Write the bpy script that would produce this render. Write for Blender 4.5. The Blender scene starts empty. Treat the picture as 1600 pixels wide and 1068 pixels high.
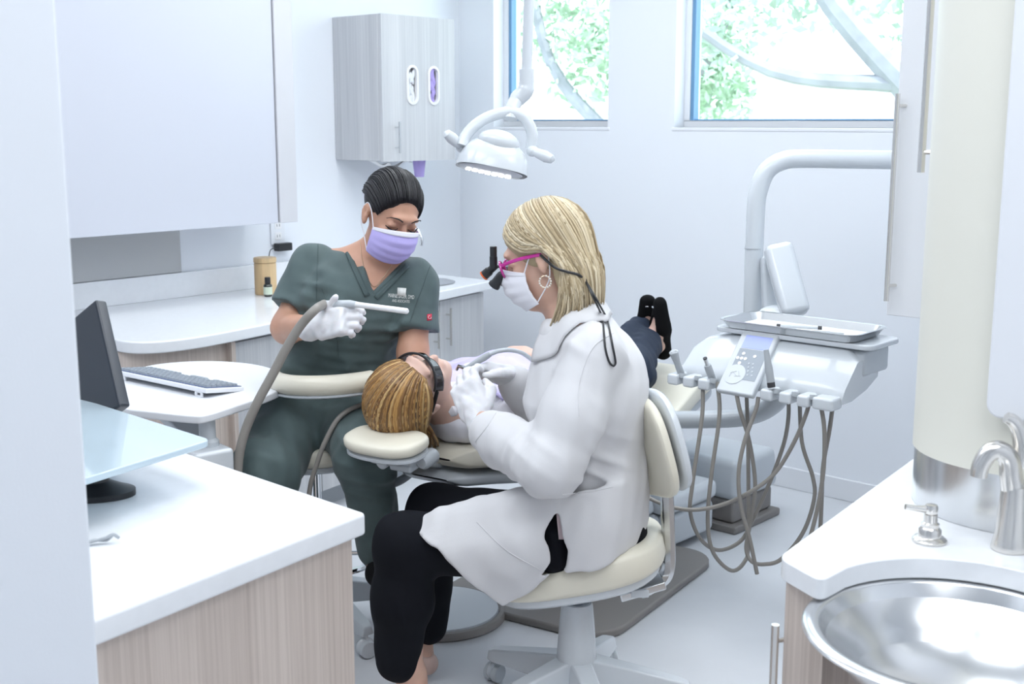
import bpy, bmesh, math, random
import numpy as np
from mathutils import Vector, Matrix, Quaternion
from mathutils.bvhtree import BVHTree

# ------------------------------------------------------------------ camera, world, lights, exposure
random.seed(7); np.random.seed(7)
scene = bpy.context.scene
COL = scene.collection
FPX = 1900.0; CAMH = 1.55
PITCH = math.atan(344 / FPX)
cam_data = bpy.data.cameras.new('camera'); cam = bpy.data.objects.new('camera', cam_data); COL.objects.link(cam)
cam.location = (0, 0, CAMH); cam.rotation_euler = (math.pi / 2 - PITCH, 0, 0)
cam_data.sensor_width = 36; cam_data.lens = FPX / 1600 * 36
cam_data.dof.use_dof = True; cam_data.dof.focus_distance = 3.3; cam_data.dof.aperture_fstop = 6.5
cam_data.clip_start = 0.05
scene.camera = cam

world = bpy.data.worlds.new('world'); scene.world = world; world.use_nodes = True
wn = world.node_tree; bg = wn.nodes['Background']
bg.inputs[0].default_value = (0.86, 0.93, 1.0, 1); bg.inputs[1].default_value = 2.2

sun_d = bpy.data.lights.new('sun', 'SUN'); sun = bpy.data.objects.new('sun', sun_d); COL.objects.link(sun)
sun_d.energy = 2.5; sun_d.angle = 0.02; sun_d.color = (1, .96, .88)
sun.rotation_euler = (math.radians(28), math.radians(38), 0)

ROOM = math.radians(-42)                 # the room's walls are turned against the line of sight
E1 = Vector((math.cos(ROOM), math.sin(ROOM), 0)); E2 = Vector((-math.sin(ROOM), math.cos(ROOM), 0))
def rm(x, y, z=0): return E1 * x + E2 * y + Vector((0, 0, z))
# ceiling panel lights of the room (all above the frame, under the ceiling)
LAMPS = [(-3.1, 1.0), (-3.1, 3.1), (-1.5, 1.0), (-1.5, 3.1), (0.1, 1.0), (0.1,3.1)]
for lx, ly in LAMPS:
    ld = bpy.data.lights.new('ceiling_light', 'AREA'); lo = bpy.data.objects.new('ceiling_light', ld); COL.objects.link(lo)
    ld.shape = 'RECTANGLE'; ld.size = 1.15; ld.size_y = 1.15; ld.energy = 12; ld.color = (0.93, 0.965, 1.0)
    lo.location = rm(lx, ly, 2.84); lo.rotation_euler = (0, 0, ROOM)
vs = scene.view_settings
vs.view_transform = 'Standard'; vs.look = 'None'; vs.gamma = 1; vs.use_curve_mapping = False
vs.exposure = 0.92

# ------------------------------------------------------------------ helpers
CP, SP = math.cos(PITCH), math.sin(PITCH)
def at(px, py, Y):
    """world point on the sight line of a photo pixel, Y metres in front of the camera"""
    u, v = px - 800, py - 534
    f = FPX * CP - v * SP; d = FPX * SP + v * CP
    return Vector((u / f * Y, Y, CAMH - d / f * Y))
def atz(px, py, z):
    u, v = px - 800, py - 534
    f = FPX * CP - v * SP; d = FPX * SP + v * CP
    t = (CAMH - z) / d
    return Vector((u * t, f * t, z))
def V(*a): return Vector(a)

MATS = {}
def mat(name, col, rough=.5, metal=0, bump=0, bscale=60, var=0, vscale=6, coat=0, emit=0, sheen=0, sss=0, spec=.5, stretch=None):
    if name in MATS: return MATS[name]
    m = bpy.data.materials.new(name); m.use_nodes = True; MATS[name] = m
    nt = m.node_tree; b = nt.nodes['Principled BSDF']
    b.inputs['Base Color'].default_value = (*col, 1); b.inputs['Roughness'].default_value = rough
    b.inputs['Metallic'].default_value = metal; b.inputs['Coat Weight'].default_value = coat
    b.inputs['Specular IOR Level'].default_value = spec
    b.inputs['Sheen Weight'].default_value = sheen
    if sss:
        b.inputs['Subsurface Weight'].default_value = sss
        b.inputs['Subsurface Radius'].default_value = (.012, .005, .003); b.inputs['Subsurface Scale'].default_value = 1
    if emit:
        b.inputs['Emission Color'].default_value = (*col, 1); b.inputs['Emission Strength'].default_value = emit
    if bump or var:
        tc = nt.nodes.new('ShaderNodeTexCoord'); mp = nt.nodes.new('ShaderNodeMapping')
        nt.links.new(tc.outputs['Object'], mp.inputs[0])
        if stretch: mp.inputs['Scale'].default_value = stretch
    if var:
        n = nt.nodes.new('ShaderNodeTexNoise'); n.inputs['Scale'].default_value = vscale; n.inputs['Detail'].default_value = 5
        nt.links.new(mp.outputs[0], n.inputs['Vector'])
        r = nt.nodes.new('ShaderNodeValToRGB')
        r.color_ramp.elements[0].position = .3; r.color_ramp.elements[1].position = .7
        r.color_ramp.elements[0].color = (*[c * (1 - var) for c in col], 1)
        r.color_ramp.elements[1].color = (*[min(1, c * (1 + var)) for c in col], 1)
        nt.links.new(n.outputs[0], r.inputs[0]); nt.links.new(r.outputs[0], b.inputs['Base Color'])
    if bump:
        n2 = nt.nodes.new('ShaderNodeTexNoise'); n2.inputs['Scale'].default_value = bscale; n2.inputs['Detail'].default_value = 4
        nt.links.new(mp.outputs[0], n2.inputs['Vector'])
        bp = nt.nodes.new('ShaderNodeBump'); bp.inputs['Strength'].default_value = bump; bp.inputs['Distance'].default_value = .004
        nt.links.new(n2.outputs[0], bp.inputs['Height']); nt.links.new(bp.outputs[0], b.inputs['Normal'])
    return m
def wood(name, c1, c2, rough=.45, sc=1):
    if name in MATS: return MATS[name]
    m = bpy.data.materials.new(name); m.use_nodes = True; MATS[name] = m
    nt = m.node_tree; b = nt.nodes['Principled BSDF']; b.inputs['Roughness'].default_value = rough
    tc = nt.nodes.new('ShaderNodeTexCoord'); mp = nt.nodes.new('ShaderNodeMapping')
    mp.inputs['Scale'].default_value = (130 * sc, 130 * sc, 1.6)
    nt.links.new(tc.outputs['Object'], mp.inputs[0])
    n = nt.nodes.new('ShaderNodeTexNoise'); n.inputs['Scale'].default_value = 1; n.inputs['Detail'].default_value = 6; n.inputs['Roughness'].default_value = .7
    mp2 = nt.nodes.new('ShaderNodeMapping'); mp2.inputs['Scale'].default_value = (18, 18, .5)
    nt.links.new(tc.outputs['Object'], mp2.inputs[0])
    n2 = nt.nodes.new('ShaderNodeTexNoise'); n2.inputs['Scale'].default_value = 1; n2.inputs['Detail'].default_value = 2
    nt.links.new(mp.outputs[0], n.inputs['Vector']); nt.links.new(mp2.outputs[0], n2.inputs['Vector'])
    mx = nt.nodes.new('ShaderNodeMath'); mx.operation = 'MULTIPLY_ADD'; mx.inputs[1].default_value = .35
    nt.links.new(n2.outputs[0], mx.inputs[0]); 
    ml = nt.nodes.new('ShaderNodeMath'); ml.operation = 'MULTIPLY'; ml.inputs[1].default_value = .65
    nt.links.new(n.outputs[0], ml.inputs[0]); nt.links.new(ml.outputs[0], mx.inputs[2])
    r = nt.nodes.new('ShaderNodeValToRGB'); r.color_ramp.elements[0].position = .36; r.color_ramp.elements[1].position = .62
    r.color_ramp.elements[0].color = (*c1, 1); r.color_ramp.elements[1].color = (*c2, 1)
    nt.links.new(mx.outputs[0], r.inputs[0]); nt.links.new(r.outputs[0], b.inputs['Base Color'])
    bp = nt.nodes.new('ShaderNodeBump'); bp.inputs['Strength'].default_value = .12; bp.inputs['Distance'].default_value = .002
    nt.links.new(n.outputs[0], bp.inputs['Height']); nt.links.new(bp.outputs[0], b.inputs['Normal'])
    return m

class MB:
    """collects shapes, build() links them as one mesh object"""
    def __init__(s): s.v = []; s.f = []
    def add(s, vs, fs, M=None):
        o = len(s.v)
        for p in vs: s.v.append(tuple(M @ Vector(p)) if M is not None else tuple(p))
        for f in fs: s.f.append([i + o for i in f])
        return s
    def box(s, c, size, M=None, taper=(1, 1)):
        x, y, z = [k / 2 for k in size]; cx, cy, cz = c; tx, ty = taper
        vs = [(cx - x, cy - y, cz - z), (cx + x, cy - y, cz - z), (cx + x, cy + y, cz - z), (cx - x, cy + y, cz - z),
              (cx - x * tx, cy - y * ty, cz + z), (cx + x * tx, cy - y * ty, cz + z), (cx + x * tx, cy + y * ty, cz + z), (cx - x * tx, cy + y * ty, cz + z)]
        return s.add(vs, [(0, 3, 2, 1), (4, 5, 6, 7), (0, 1, 5, 4), (1, 2, 6, 5), (2, 3, 7, 6), (3, 0, 4, 7)], M)
    def bx(s, x0, x1, y0, y1, z0, z1, M=None):
        return s.box(((x0 + x1) / 2, (y0 + y1) / 2, (z0 + z1) / 2), (x1 - x0, y1 - y0, z1 - z0), M)
    def prism(s, poly, z0, z1, M=None):
        n = len(poly); area = sum(poly[i][0] * poly[(i + 1) % n][1] - poly[(i + 1) % n][0] * poly[i][1] for i in range(n))
        if area < 0: poly = poly[::-1]
        vs = [(p[0], p[1], z0) for p in poly] + [(p[0], p[1], z1) for p in poly]
        fs = [list(range(n))[::-1], list(range(n, 2 * n))] + [(i, (i + 1) % n, n + (i + 1) % n, n + i) for i in range(n)]
        return s.add(vs, fs, M)
    def tube(s, path, r, n=10, closed=False, cap=True, M=None, flat=None):
        P = [Vector(p) for p in path]; k = len(P)
        R = r if isinstance(r, (list, tuple)) else [r] * k
        T = []
        for i in range(k):
            a = P[(i - 1) % k] if (closed or i > 0) else P[i]; b = P[(i + 1) % k] if (closed or i < k - 1) else P[i]
            t = b - a; T.append(t.normalized() if t.length > 1e-9 else Vector((0, 0, 1)))
        up = Vector((0, 0, 1)) if abs(T[0].z) < .9 else Vector((1, 0, 0))
        if flat is not None and flat[0] is not None: up = Vector(flat[0])
        N = (up - T[0] * up.dot(T[0])).normalized(); vs = []; fs = []
        for i in range(k):
            if i: N = (N - T[i] * N.dot(T[i])); N = N.normalized() if N.length > 1e-6 else T[i].orthogonal().normalized()
            B = T[i].cross(N); fl = flat[1] if flat else 1
            for j in range(n):
                a = 2 * math.pi * j / n
                vs.append(P[i] + N * (math.cos(a) * R[i] * fl) + B * (math.sin(a) * R[i]))
        for i in range(k if closed else k - 1):
            i2 = (i + 1) % k
            for j in range(n): fs.append((i * n + j, i * n + (j + 1) % n, i2 * n + (j + 1) % n, i2 * n + j))
        if cap and not closed: fs += [list(range(n))[::-1], list(range((k - 1) * n, k * n))]
        return s.add(vs, fs, M)
    def lathe(s, prof, c=(0, 0, 0), n=32, M=None, sy=1):
        vs = []; fs = []; k = len(prof)
        for r, z in prof:
            for j in range(n):
                a = 2 * math.pi * j / n; vs.append((c[0] + r * math.cos(a), c[1] + r * math.sin(a) * sy, c[2] + z))
        for i in range(k - 1):
            for j in range(n): fs.append((i * n + j, i * n + (j + 1) % n, (i + 1) * n + (j + 1) % n, (i + 1) * n + j))
        fs += [list(range(n))[::-1], list(range((k - 1) * n, k * n))]
        return s.add(vs, fs, M)
    def ell(s, c, r, M=None, nu=20, nv=12):
        vs = []; fs = []
        for i in range(nv + 1):
            th = math.pi * i / nv
            for j in range(nu):
                a = 2 * math.pi * j / nu
                vs.append((c[0] + r[0] * math.sin(th) * math.cos(a), c[1] + r[1] * math.sin(th) * math.sin(a), c[2] - r[2] * math.cos(th)))
        for i in range(nv):
            for j in range(nu): fs.append((i * nu + j, i * nu + (j + 1) % nu, (i + 1) * nu + (j + 1) % nu, (i + 1) * nu + j))
        return s.add(vs, fs, M)
    def grid(s, fn, nu, nv, M=None, closeu=False):
        vs = [fn(i / (nu - (0 if closeu else 1)), j / (nv - 1)) for j in range(nv) for i in range(nu)]; fs = []
        for j in range(nv - 1):
            for i in range(nu if closeu else nu - 1):
                i2 = (i + 1) % nu
                fs.append((j * nu + i, j * nu + i2, (j + 1) * nu + i2, (j + 1) * nu + i))
        return s.add(vs, fs, M)
    def build(s, name, m, parent=None, bevel=0, seg=3, smooth=True, sharp=40, solid=0, sub=0):
        bm = bmesh.new()
        vv = [bm.verts.new(p) for p in s.v]
        for f in s.f:
            try: bm.faces.new([vv[i] for i in f])
            except ValueError: pass
        bmesh.ops.remove_doubles(bm, verts=bm.verts, dist=1e-6)
        bmesh.ops.recalc_face_normals(bm, faces=bm.faces)
        if bevel:
            es = [e for e in bm.edges if len(e.link_faces) == 2 and e.calc_face_angle(0) > math.radians(28)]
            bmesh.ops.bevel(bm, geom=es, offset=bevel, segments=seg, affect='EDGES', profile=.5, clamp_overlap=True)
        me = bpy.data.meshes.new(name); bm.to_mesh(me); bm.free()
        if smooth:
            me.polygons.foreach_set('use_smooth', [True] * len(me.polygons)); me.set_sharp_from_angle(angle=math.radians(sharp))
        o = bpy.data.objects.new(name, me); COL.objects.link(o)
        if m: me.materials.append(MATS[m] if isinstance(m, str) else m)
        if solid:
            md = o.modifiers.new('solid', 'SOLIDIFY'); md.thickness = solid; md.offset = 0
        if sub:
            md = o.modifiers.new('sub', 'SUBSURF'); md.levels = sub; md.render_levels = sub
        if bevel and smooth:
            md = o.modifiers.new('wn', 'WEIGHTED_NORMAL'); md.keep_sharp = True
        if parent is not None: o.parent = parent
        return o
def tag(o, label=None, cat=None, group=None, kind=None):
    if label: o['label'] = label
    if cat: o['category'] = cat
    if group: o['group'] = group
    if kind: o['kind'] = kind
    return o
def thing(name, label, cat, loc=(0, 0, 0), rz=0, group=None):
    o = bpy.data.objects.new(name, None); COL.objects.link(o); o.location = loc; o.rotation_euler = (0, 0, rz)
    o.empty_display_size = .1
    return tag(o, label, cat, group)
def struct(o): o['kind'] = 'structure'; return o
def spline(pts, n=8):
    P = [Vector(p) for p in pts]; out = []
    for i in range(len(P) - 1):
        p0 = P[i - 1] if i else P[i] * 2 - P[i + 1]; p1, p2 = P[i], P[i + 1]
        p3 = P[i + 2] if i + 2 < len(P) else P[i + 1] * 2 - P[i]
        for j in range(n):
            t = j / n
            out.append(.5 * ((2 * p1) + (p2 - p0) * t + (2 * p0 - 5 * p1 + 4 * p2 - p3) * t * t + (3 * p1 - p0 - 3 * p2 + p3) * t ** 3))
    out.append(P[-1]); return out
def arc(c, r, a0, a1, n=12, z=None):
    return [(c[0] + r * math.cos(math.radians(a0 + (a1 - a0) * i / n)), c[1] + r * math.sin(math.radians(a0 + (a1 - a0) * i / n))) for i in range(n + 1)]
def rrect(x0, x1, y0, y1, r, n=6):
    return arc((x1 - r, y0 + r), r, -90, 0, n) + arc((x1 - r, y1 - r), r, 0, 90, n) + arc((x0 + r, y1 - r), r, 90, 180, n) + arc((x0 + r, y0 + r), r, 180, 270, n)
def frame(o, x, y, z):
    """matrix with given origin and axes"""
    M = Matrix.Identity(4); M.col[0][:3] = x; M.col[1][:3] = y; M.col[2][:3] = z; M.col[3][:3] = o
    return M
def look(o, ydir, zhint):
    """frame whose local y looks along ydir, z near zhint"""
    y = Vector(ydir).normalized(); x = y.cross(Vector(zhint)).normalized(); z = x.cross(y)
    return frame(Vector(o), x, y, z)
def bar(mb, a, b, w, h, up=(0, 0, 1)):
    a, b = Vector(a), Vector(b); M = look((a + b) / 2, b - a, up); L = (b - a).length
    return mb.box((0, 0, 0), (w, L, h), M)

# ------------------------------------------------------------------ materials
mat('wall_paint', (.84, .87, .92), .6, bump=.05, bscale=200)
mat('ceiling_paint', (.86, .88, .9), .7, bump=.04)
mat('vinyl_floor', (.68, .70, .735), .32, var=.07, vscale=2.2, bump=.04, bscale=25)
mat('quartz', (.88, .90, .93), .22, var=.015, vscale=40, coat=.2)
wood('laminate_grey', (.50, .51, .535), (.64, .645, .66))
wood('laminate_beige', (.50, .42, .37), (.68, .59, .53))
mat('panel_lilac', (.61, .63, .70), .35, bump=.01)
mat('panel_edge', (.62, .62, .65), .4, bump=.01)
mat('panel_white', (.82, .84, .88), .35, bump=.01)
mat('cream_panel', (.80, .79, .71), .4, bump=.01)
mat('steel', (.46, .46, .46), .34, 1, bump=.05, bscale=20, stretch=(1, 1, 40))
mat('steel_plain', (.70, .71, .72), .22, 1, bump=.01)
mat('nickel', (.72, .70, .67), .24, 1, bump=.01)
mat('chrome', (.82, .83, .85), .08, 1, bump=.005)
mat('plastic_white', (.66, .70, .74), .22, coat=.35, bump=.005)
mat('plastic_pale', (.57, .61, .65), .32, bump=.01)
mat('plastic_grey', (.42, .45, .48), .35, bump=.01)
mat('paint_grey', (.52, .56, .60), .3, coat=.2, bump=.01)
mat('cream_vinyl', (.79, .755, .64), .38, bump=.04, bscale=180, var=.02)
mat('taupe', (.25, .235, .225), .5, bump=.05)
mat('hose_taupe', (.27, .255, .235), .4, bump=.02)
mat('black_plastic', (.018, .019, .022), .35, bump=.01)
mat('monitor_dark', (.035, .042, .055), .3, bump=.01)
mat('key_blue', (.10, .14, .26), .5, bump=.02)
mat('rubber', (.05, .05, .055), .6, bump=.02)
mat('bamboo', (.66, .47, .26), .5, var=.12, vscale=5, stretch=(14, 14, 1), bump=.03)
mat('amber_glass', (.03, .035, .03), .1, coat=.6, bump=.002)
mat('label_green', (.60, .68, .55), .6, bump=.01)
mat('lcd', (.30, .36, .68), .2, emit=.25)
mat('panel_print', (.34, .38, .43), .5, bump=.01)
mat('lavender', (.47, .38, .78), .7, bump=.06, bscale=120, var=.06)
mat('lavender_light', (.62, .57, .88), .75, bump=.1, bscale=90, var=.05)
mat('glove_white', (.80, .80, .83), .5, bump=.15, bscale=160, sss=.1)
mat('paper_white', (.86, .86, .87), .7, bump=.05)
mat('blue_frame', (.14, .30, .50), .35, bump=.01)
mat('lamp_glow', (1, 1, 1), .3, emit=6)
mat('cable_blue', (.02, .10, .35), .4, bump=.01)
def glassmat(name, tint, gloss):
    m = bpy.data.materials.new(name); m.use_nodes = True; MATS[name] = m; nt = m.node_tree
    nt.nodes.clear(); o = nt.nodes.new('ShaderNodeOutputMaterial'); t = nt.nodes.new('ShaderNodeBsdfTransparent'); t.inputs[0].default_value = (*tint, 1)
    g = nt.nodes.new('ShaderNodeBsdfGlossy'); g.inputs['Roughness'].default_value = .03
    mx = nt.nodes.new('ShaderNodeMixShader'); mx.inputs[0].default_value = gloss
    nt.links.new(t.outputs[0], mx.inputs[1]); nt.links.new(g.outputs[0], mx.inputs[2]); nt.links.new(mx.outputs[0], o.inputs[0])
glassmat('window_glass', (.94, .98, 1), .05)
glassmat('lens_clear', (.85, .9, .95), .12)
glassmat('lens_dark', (.08, .09, .10), .15)
def bluetop():
    m = mat('glass_blue', (.74, .88, .97), .06, coat=.5, bump=.001); b = m.node_tree.nodes['Principled BSDF']
    b.inputs['Transmission Weight'].default_value = .35; b.inputs['IOR'].default_value = 1.45
bluetop()
# ------------------------------------------------------------------ the room
RF = Matrix.Rotation(ROOM, 4, 'Z')
def robj(mb, name, m, parent=None, **k):
    """geometry written in room axes: object turned by the room's angle"""
    o = mb.build(name, m, parent, **k)
    if parent is None: o.rotation_euler = (0, 0, ROOM)
    return o
XL, XR, YB, YF, ZC = -4.46, 1.35, 4.55, -1.6, 2.9
struct(robj(MB().bx(XL - .15, XR + .15, YF - .15, YB + .25, -.12, 0), 'floor', 'vinyl_floor', smooth=False))
struct(robj(MB().bx(XL - .15, XR + .15, YF - .15, YB + .25, ZC, ZC + .1), 'ceiling', 'ceiling_paint', smooth=False))
struct(robj(MB().bx(XL - .15, XL, YF - .15, YB + .2, 0, ZC), 'wall_left', 'wall_paint', smooth=False))
struct(robj(MB().bx(XR, XR + .15, YF - .15, YB + .2, 0, ZC), 'wall_right', 'wall_paint', smooth=False))
struct(robj(MB().bx(XL, XR, YF - .15, YF, 0, ZC), 'wall_rear', 'wall_paint', smooth=False))
WIN = [(-4.22, -3.50), (-3.13, -2.05)]; WZ0, WZ1 = 1.525, 2.72
b = MB(); xs = [XL, WIN[0][0], WIN[0][1], WIN[1][0], WIN[1][1], XR]
for i in range(5):
    if i in (1, 3):
        b.bx(xs[i], xs[i + 1], YB, YB + .2, 0, WZ0); b.bx(xs[i], xs[i + 1], YB, YB + .2, WZ1, ZC)
    else: b.bx(xs[i], xs[i + 1], YB, YB + .2, 0, ZC)
struct(robj(b, 'wall_back', 'wall_paint', smooth=False))
struct(robj(MB().bx(XL + .02, XR, YB - .016, YB, 0, .092), 'baseboard_back', 'panel_white', bevel=.004))
for i, (x0, x1) in enumerate(WIN):
    w = thing('window_%d' % (i + 1), None, None, (0, 0, 0), ROOM); w['kind'] = 'structure'
    y0, y1 = YB + .075, YB + .12; t = .03
    fr = MB().bx(x0, x1, y0, y1, WZ0, WZ0 + t).bx(x0, x1, y0, y1, WZ1 - t, WZ1).bx(x0, x0 + t, y0, y1, WZ0 + t, WZ1 - t).bx(x1 - t, x1, y0, y1, WZ0 + t, WZ1 - t)
    fr.build('window_frame', 'panel_white', w, bevel=.004)
    ins = MB(); 
    ins.bx(x0 + t, x0 + t + .018, y0 + .004, y1 - .004, WZ0 + t, WZ1 - t).bx(x1 - t - .008, x1 - t, y0 + .012, y1 - .004, WZ0 + t, WZ1 - t).bx(x0 + t + .018, x1 - t - .008, y0 + .014, y1 - .004, WZ0 + t, WZ0 + t + .006)
    ins.build('window_gasket', 'blue_frame', w, bevel=.001, seg=1)
    MB().bx(x0 + t, x1 - t, y0 + .02, y0 + .026, WZ0 + t, WZ1 - t).build('pane', 'window_glass', w, smooth=False)
    MB().bx(x0 - .012, x1 + .012, YB - .003, y0, WZ0 - .016, WZ0).build('window_sill', 'panel_white', w, bevel=.004)
# near end of a partition at the left border
struct(robj(MB().bx(-1.62, -1.50, YF, .80, 0, ZC), 'wall_partition', 'wall_paint', bevel=.006))

# ---- ceiling lamp housings
for lx, ly in LAMPS:
    l = thing('ceiling_lamp', 'square flush ceiling panel lamp above the treatment room', 'lamp', (0, 0, 0), ROOM, 'ceiling panel lamps')
    MB().bx(lx - .62, lx + .62, ly - .62, ly + .62, 2.86, 2.9).build('housing', 'panel_white', l, bevel=.004)
    MB().bx(lx - .57, lx + .57, ly - .57, ly + .57, 2.852, 2.86).build('diffuser', 'paper_white', l)

# ---- garden outside
def leafmat(name, c):
    m = mat(name, c, .6, var=.35, vscale=3); b = m.node_tree.nodes['Principled BSDF']; b.inputs['Transmission Weight'].default_value = 0
    return m
leafmat('leaf_a', (.50, .66, .50)); leafmat('leaf_b', (.52, .66, .56)); mat('bark', (.26, .27, .30), .8, bump=.4, bscale=30, var=.2); mat('lawn', (.55, .62, .45), .9, var=.2, vscale=1)
struct(robj(MB().bx(-14, 4, YB + .5, 22, -.3, -.2), 'ground_outside', 'lawn', smooth=False))
def tree(base, segs, cl, nleaf, lm, label, rnd):
    t = thing('garden_tree', label, 'tree', base, 0, 'trees outside the windows')
    tb = MB()
    for pts, r0, r1 in segs:
        p = spline(pts, 5); tb.tube(p, [r0 + (r1 - r0) * i / (len(p) - 1) for i in range(len(p))], 8)
    tb.build('trunk', 'bark', t)
    L = MB(); R = random.Random(rnd)
    for c, r in cl:
        for _ in range(nleaf):
            d = Vector((R.gauss(0, 1), R.gauss(0, 1), R.gauss(0, 1))).normalized() * (R.random() ** .45)
            p = Vector(c) + Vector((d.x * r[0], d.y * r[1], d.z * r[2])); s = R.uniform(.035, .07)
            q = Quaternion((R.gauss(0, 1), R.gauss(0, 1), R.gauss(0, 1), R.gauss(0, 1))).normalized().to_matrix().to_4x4(); q.translation = p
            L.add([(-s, 0, 0), (0, -s * .45, s * .1), (s, 0, 0), (0, s * .45, s * .1)], [(0, 1, 2, 3)], q)
    o = L.build('foliage', lm, t, smooth=False); o['kind'] = 'stuff'
    return t
# tree with forked limbs behind the wide window
pb = rm(-3.3, 8.6, -.2)
tree(pb, [([(0, 0, 0), (.05, 0, .9), (.0, .1, 1.5)], .2, .15), ([(0, .1, 1.4), (-.5, 0, 1.9), (-1.2, .1, 2.7), (-1.5, .2, 3.6)], .13, .05),
          ([(0, .1, 1.4), (.15, 0, 2.1), (-.2, 0, 2.7), (-.5, .1, 3.5)], .12, .04), ([(0, .1, 1.4), (.6, .2, 1.95), (1.4, .2, 2.3), (2.1, .1, 3.0)], .11, .04), ([(-.6, 0, 2.0), (-1.5, .1, 2.1), (-2.3, .2, 2.6)], .06, .03)],
     [((-.8, .4, 3.4), (1.2, .9, .9)), ((.5, .4, 3.2), (1.2, .9, .9)), ((1.7, .4, 2.9), (.8, .8, .8)), ((-1.9, .5, 2.6), (.7, .6, .6)), ((.3, .8, 2.5), (.6, .5, .35)), ((1.2, .5, 2.1), (.7, .5, .3)), ((-.3, .6, 2.75), (1.3, .5, .5))], 900, 'leaf_b',
     'forked leafy tree with curving limbs outside the wide window', 3)
pb2 = rm(-5.9, 7.6, -.2)
tree(pb2, [([(0, 0, 0), (.1, 0, 1.2), (.35, .1, 2.2), (.3, .1, 3.4)], .12, .05), ([(.2, 0, 1.6), (.8, .1, 2.2), (1.1, .1, 3.0)], .06, .03), ([(.2, 0, 1.5), (-.4, .1, 2.2), (-.6, .1, 3.2)], .06, .03)],
     [((0, .3, 2.3), (.55, .5, .5)), ((.7, .3, 2.9), (.6, .6, .8)), ((-.5, .3, 2.9), (.6, .5, .7)), ((.9, .4, 2.1), (.4, .4, .5))], 900, 'leaf_a',
     'slender pale green tree outside the narrow window', 9)
# pale garden wall far behind, overexposed in the photograph
struct(robj(MB().bx(-16, 5, 15, 15.2, -.3, 2.2), 'wall_garden', 'wall_paint', smooth=False))

# ------------------------------------------------------------------ left run: base cabinets and worktop
WT = .82
edge_px = [(770, 438), (725, 447), (682, 456), (620, 467), (560, 479), (495, 491), (430, 503), (374, 514), (320, 524), (270, 531), (225, 534), (190, 532), (160, 524), (140, 512)]
EP = [atz(x, y, WT) for x, y in edge_px]
def inv(p): return Vector((p.dot(E1), p.dot(E2), p.z))
er = [inv(p) for p in EP]
yend = er[0].y
ct = thing('worktop', 'long white worktop with rounded bulging end along the left wall', 'countertop', (0, 0, 0), ROOM)
poly = [(p.x, p.y) for p in spline([Vector((p.x, p.y, 0)) for p in er], 4)]
last = poly[-1]
poly += [(last[0] - .25, last[1] - .10), (XL + .002, last[1] - .15), (XL + .002, yend)]
MB().prism(poly, WT - .042, WT).build('slab', 'quartz', ct, bevel=.006)
MB().bx(XL + .002, XL + .02, last[1] - .1, yend, WT, .925).build('upstand', 'quartz', ct, bevel=.003)
# small sink sunk into the worktop and its tap
sc = inv(atz(690, 441, WT)); sc = Vector((sc.x - .07, sc.y - .06, 0))
sk = thing('hand_sink', 'small round steel hand sink let into the left worktop', 'sink', (0, 0, 0), ROOM)
MB().lathe([(.155, .0025), (.15, .004), (.14, .003), (.13, .001), (.10, .0008), (.001, .0006)], (sc.x, sc.y, WT), 36).build('basin', 'steel_plain', sk)
fx = thing('gooseneck_tap', 'chrome gooseneck tap behind the seated assistant', 'tap', (0, 0, 0), ROOM)
tb = inv(atz(655, 424, WT)); tx, ty = tb.x - .02, tb.y - .1
MB().lathe([(.028, 0), (.028, .01), (.018, .02), (.016, .06), (.012, .065)], (tx, ty, WT), 20).build('tap_base', 'chrome', fx)
MB().tube(spline([(tx, ty, WT + .05), (tx, ty, WT + .17), (tx + .03, ty + .01, WT + .22), (tx + .08, ty + .02, WT + .225), (tx + .11, ty + .03, WT + .18), (tx + .112, ty + .03, WT + .14)], 6), .010, 12).build('spout', 'chrome', fx)
MB().tube([(tx, ty - .02, WT + .05), (tx + .01, ty - .075, WT + .075)], .006, 8).build('lever', 'chrome', fx)

def base_unit(name, label, i0, i1, doors, mt, handles, inset=.03):
    """cabinet under the worktop between two stations of its front edge (room axes)"""
    P = spline([Vector((p.x, p.y, 0)) for p in er], 4)
    a, b_ = P[i0], P[i1]; t = thing(name, label, 'cabinet', (0, 0, 0), ROOM, 'base cabinets under the left worktop')
    return t, a, b_
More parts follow.
